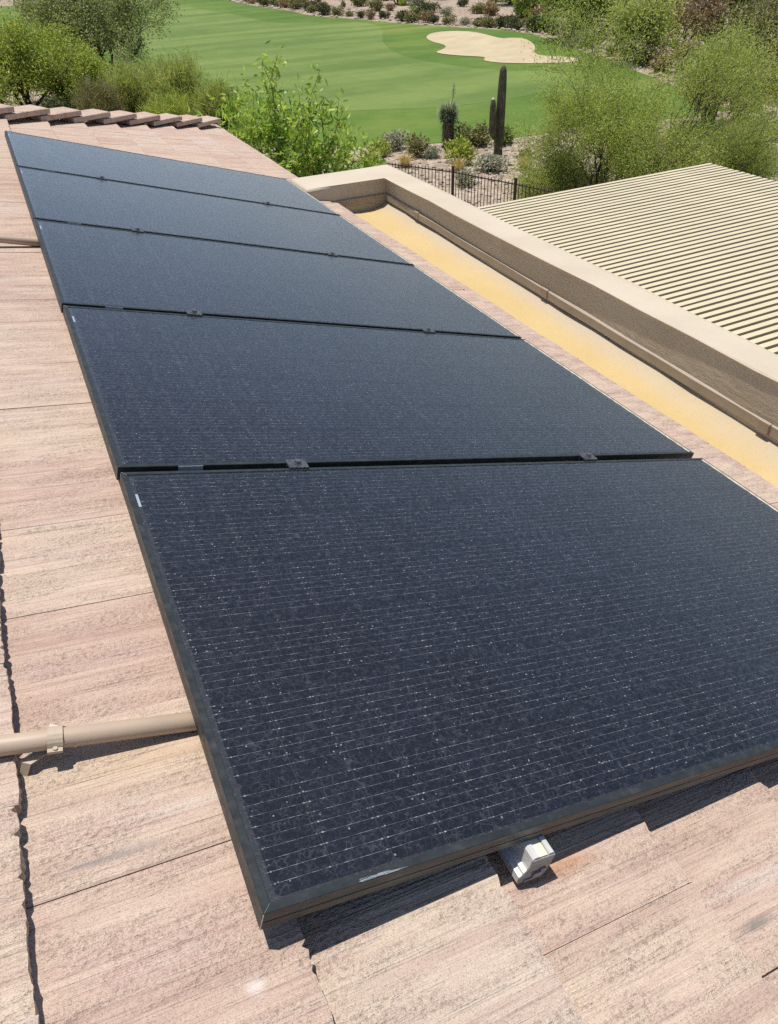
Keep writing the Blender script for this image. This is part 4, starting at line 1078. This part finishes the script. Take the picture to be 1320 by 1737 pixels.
shrub(12.7, 16.4, .6, 'green', 'dark green shrub against the fence near the patio cover', zs=1.1)
shrub(13.2, 14.8, .8, 'olive', 'olive shrub beyond the fence beside the patio cover edge')
for (x, y, s), lab in (((12.2, 27.2, 1.0), 'straw-coloured grass clump near the young tree'), ((13.0, 26.0, .9), 'straw-coloured grass clump left of the yellow-green shrub'), ((16.35, 23.2, .8), 'tan grass clump at the foot of the saguaro'),
                    ((14.4, 24.4, .8), 'straw-coloured grass clump behind the fence'), ((11.4, 26.2, 1.0), 'golden grass clump above the parapet corner')):
    tag(link('grass_clump', TF[rg.randrange(2)], None, (x, y, Hs(x, y)), (0, 0, rg.uniform(0, 6)), (s, s, s)), lab, 'grass clump')
# dry plants inside the fence, behind the roof edge
shrub(6.0, 21.5, .9, 'brown', 'dry brown shrub behind the roof edge left of the young tree', zs=1.2)
shrub(7.4, 20.5, .9, 'olive', 'olive shrub behind the young tree near the fence', zs=1.3)
shrub(5.0, 24.5, .9, 'olive', 'olive shrub below the far end of the hip', zs=1.2)
shrub(8.6, 24.8, .8, 'brown', 'dry brown shrub outside the fence behind the young tree')
shrub(2.6, 43.0, 1.0, 'dark', 'dark low shrub behind the hip tiles at left')
shrub(0.0, 45.0, .9, 'dark', 'dark low shrub at the left edge behind the hip tiles')

# row along the far edge of the grass
def along(poly, t):
    seg = [(Vector(poly[i + 1]) - Vector(poly[i])).length for i in range(len(poly) - 1)]; d = t * sum(seg)
    for i, s_ in enumerate(seg):
        if d <= s_: 
            q = Vector(poly[i]).lerp(Vector(poly[i + 1]), d / s_); dr = (Vector(poly[i + 1]) - Vector(poly[i])).normalized(); return q, dr
        d -= s_
    return Vector(poly[-1]), dr
edge = SCRUB[1:]
i = 0; t = 0.02
while t < 0.99:
    q, dr = along(edge, t); nn = Vector((-dr.y, dr.x))
    if nn.x < 0: nn = -nn
    p = q + nn * rg.uniform(0.8, 2.4)
    kind = rg.choice(['dark', 'dark', 'dark', 'olive', 'olive', 'brown', 'silver'])
    word = {'dark': 'dark rounded', 'olive': 'olive rounded', 'brown': 'brown twiggy', 'silver': 'grey rounded'}[kind]
    zone = 'left of the bunker' if p.y > 70 else 'above the bunker' if p.y > 52 else 'right of the bunker'
    shrub(p.x, p.y, rg.uniform(.55, 1.0), kind, '%s shrub edging the far grass %s' % (word, zone), '%s shrubs edging the grass %s' % (word, zone), rg.uniform(.8, 1.05))
    t += rg.uniform(0.010, 0.022); i += 1
# scattered scrub on the far bank
cnt = 0
while cnt < 235:
    x = rg.uniform(33, 82); y = rg.uniform(22, 125)
    if inside(x, y, SCRUB + NEAR): continue
    q = min((Vector((x, y)) - Vector(e)).length for e in edge)
    if q < 3 or x < 31 + (y > 60) * 3: continue
    if y > 40 + (x - 30) * 3.2 and x < 34: continue
    kind = rg.choice(['dark', 'olive', 'olive', 'brown', 'brown', 'silver', 'green', 'yellow'])
    word = {'dark': 'dark', 'olive': 'olive', 'brown': 'dry brown', 'silver': 'grey', 'green': 'green', 'yellow': 'yellow-green'}[kind]
    zone = 'at the right of the desert bank' if y < 48 else 'on the desert bank behind the broad dark tree' if y < 72 else 'on the desert bank at the top edge'
    shrub(x, y, rg.uniform(.5, 1.35), kind, '%s bush %s' % (word, zone), '%s scrub %s' % (word, zone), rg.uniform(.7, 1.1)); cnt += 1
# right foreground scrub beyond the patio cover
for (x, y, s, k, lab) in ((26.5, 22.0, .8, 'silver', 'silvery low bush on pale gravel at the right edge'), (24.5, 20.6, .7, 'silver', 'pale grey bush on gravel past the patio cover'), (28.5, 25.0, .9, 'brown', 'brown twiggy bush at the grass end on the right'),
                       (29.5, 21.5, .9, 'olive', 'olive bush at the right edge over pale gravel'), (33.0, 26.5, .9, 'yellow', 'yellow-green bush below the olive thicket'), (26.0, 18.5, .8, 'green', 'green bush past the outer corner of the patio cover'),
                       (23.0, 18.5, .7, 'silver', 'small silver bush behind the outer corner of the patio cover'), (32.5, 29.5, .8, 'olive', 'olive bush where the grass narrows on the right'), (30.8, 26.4, .6, 'dark', 'dark bush beside the narrow end of the grass'),
                       (36.5, 34.5, 1.0, 'brown', 'brown bush between the wispy tree and the olive thicket'), (28.0, 19.8, .8, 'brown', 'dry brown bush low at the right edge')):
    shrub(x, y, s, k, lab)

# look-alikes of one zone are told apart by their order from left to right in the view
ORD = ['leftmost', 'second', 'third', 'fourth', 'fifth', 'sixth', 'seventh', 'eighth', 'ninth', 'tenth', 'eleventh', 'twelfth', 'thirteenth', 'fourteenth', 'fifteenth', 'sixteenth', 'seventeenth', 'eighteenth', 'nineteenth', 'twentieth', 'twenty-first', 'twenty-second', 'twenty-third', 'twenty-fourth', 'twenty-fifth', 'twenty-sixth', 'twenty-seventh', 'twenty-eighth']
sets = {}
for o in list(COL.objects):
    if o.parent is None and o.get('group') and o.name.startswith('shrub'): sets.setdefault(o['label'], []).append(o)
for lab, os_ in sets.items():
    if len(os_) < 2: continue
    def sx(o):
        d = o.location - cam.location; return d.dot(rt) / d.dot(fw)
    for k, o in enumerate(sorted(os_, key=sx)):
        o['label'] = (('%s ' % ORD[k] if k == 0 else '%s from left, ' % ORD[k]) if k < len(ORD) else '') + lab

# ------------------------------------------------------------------ stones
def stone_me(seed):
    bm = bmesh.new(); bmesh.ops.create_icosphere(bm, subdivisions=2, radius=1); rr = random.Random(seed)
    ax = [(Vector((rr.gauss(0, 1), rr.gauss(0, 1), rr.gauss(0, 1))).normalized(), rr.uniform(.55, .85)) for _ in range(7)]
    for v in bm.verts:
        for n_, d_ in ax:
            e = v.co.dot(n_) - d_
            if e > 0: v.co -= n_ * e
        v.co.z *= .7
    me = bpy.data.meshes.new('boulder'); bm.to_mesh(me); bm.free(); me.materials.append(STONE); return me
SB = [stone_me(i) for i in range(3)]
for (x, y, s, lab) in ((38.0, 45.2, 1.0, 'pale boulder right of the broad dark tree'), (45.0, 49.5, 1.1, 'large pale boulder below the tall desert tree'), (42.5, 42.5, .8, 'flat pale boulder by the dry wash'), (40.6, 51.5, .8, 'grey boulder behind the broad dark tree'),
                    (30.9, 25.6, .38, 'small white boulder at the narrow end of the grass'), (47.0, 46.0, .8, 'brown boulder beside the yellow-brown tree')):
    tag(link('boulder', SB[rg.randrange(3)], None, (x, y, Hs(x, y) + .1 * s), (0, 0, rg.uniform(0, 6)), (s, s * .8, s * .7)), lab, 'boulder')
st = MB(); rs = random.Random(31)
base = [(v.co[:], ) for v in SB[0].vertices]; sb_f = [tuple(p.vertices) for p in SB[0].polygons]
low = bmesh.new(); bmesh.ops.create_icosphere(low, subdivisions=1, radius=1); lv = [v.co.copy() for v in low.verts]; low.verts.index_update(); lf = [tuple(v.index for v in f.verts) for f in low.faces]; low.free()
def pebble(x, y, s):
    z = Hs(x, y) + s * .2; k = [rs.uniform(.6, 1.2) for _ in range(3)]
    st.add([(x + v.x * s * k[0] * rs.uniform(.8, 1.1), y + v.y * s * k[1] * rs.uniform(.8, 1.1), z + v.z * s * .6 * k[2]) for v in lv], lf)
for _ in range(800):
    t = rs.random(); q, dr = along(edge, t); nn = Vector((-dr.y, dr.x)); nn = nn if nn.x > 0 else -nn
    p = q + nn * (rs.random() ** 1.1 * 7 - .1); pebble(p.x, p.y, rs.uniform(.06, .26))
for _ in range(900):
    x = rs.uniform(10.5, 20); y = rs.uniform(17, 28.6)
    if inside(x, y, SCRUB + NEAR): continue
    pebble(x, y, rs.uniform(.03, .11))
for _ in range(1200):
    x = rs.uniform(21, 60); y = rs.uniform(16, 60)
    if inside(x, y, SCRUB + NEAR): continue
    pebble(x, y, rs.uniform(.06, .3))
tag(link('gravel_stones', st.me('gravel_stones', [STONE], False)), 'loose pale stones scattered over the desert gravel', 'stones', kind='stuff')
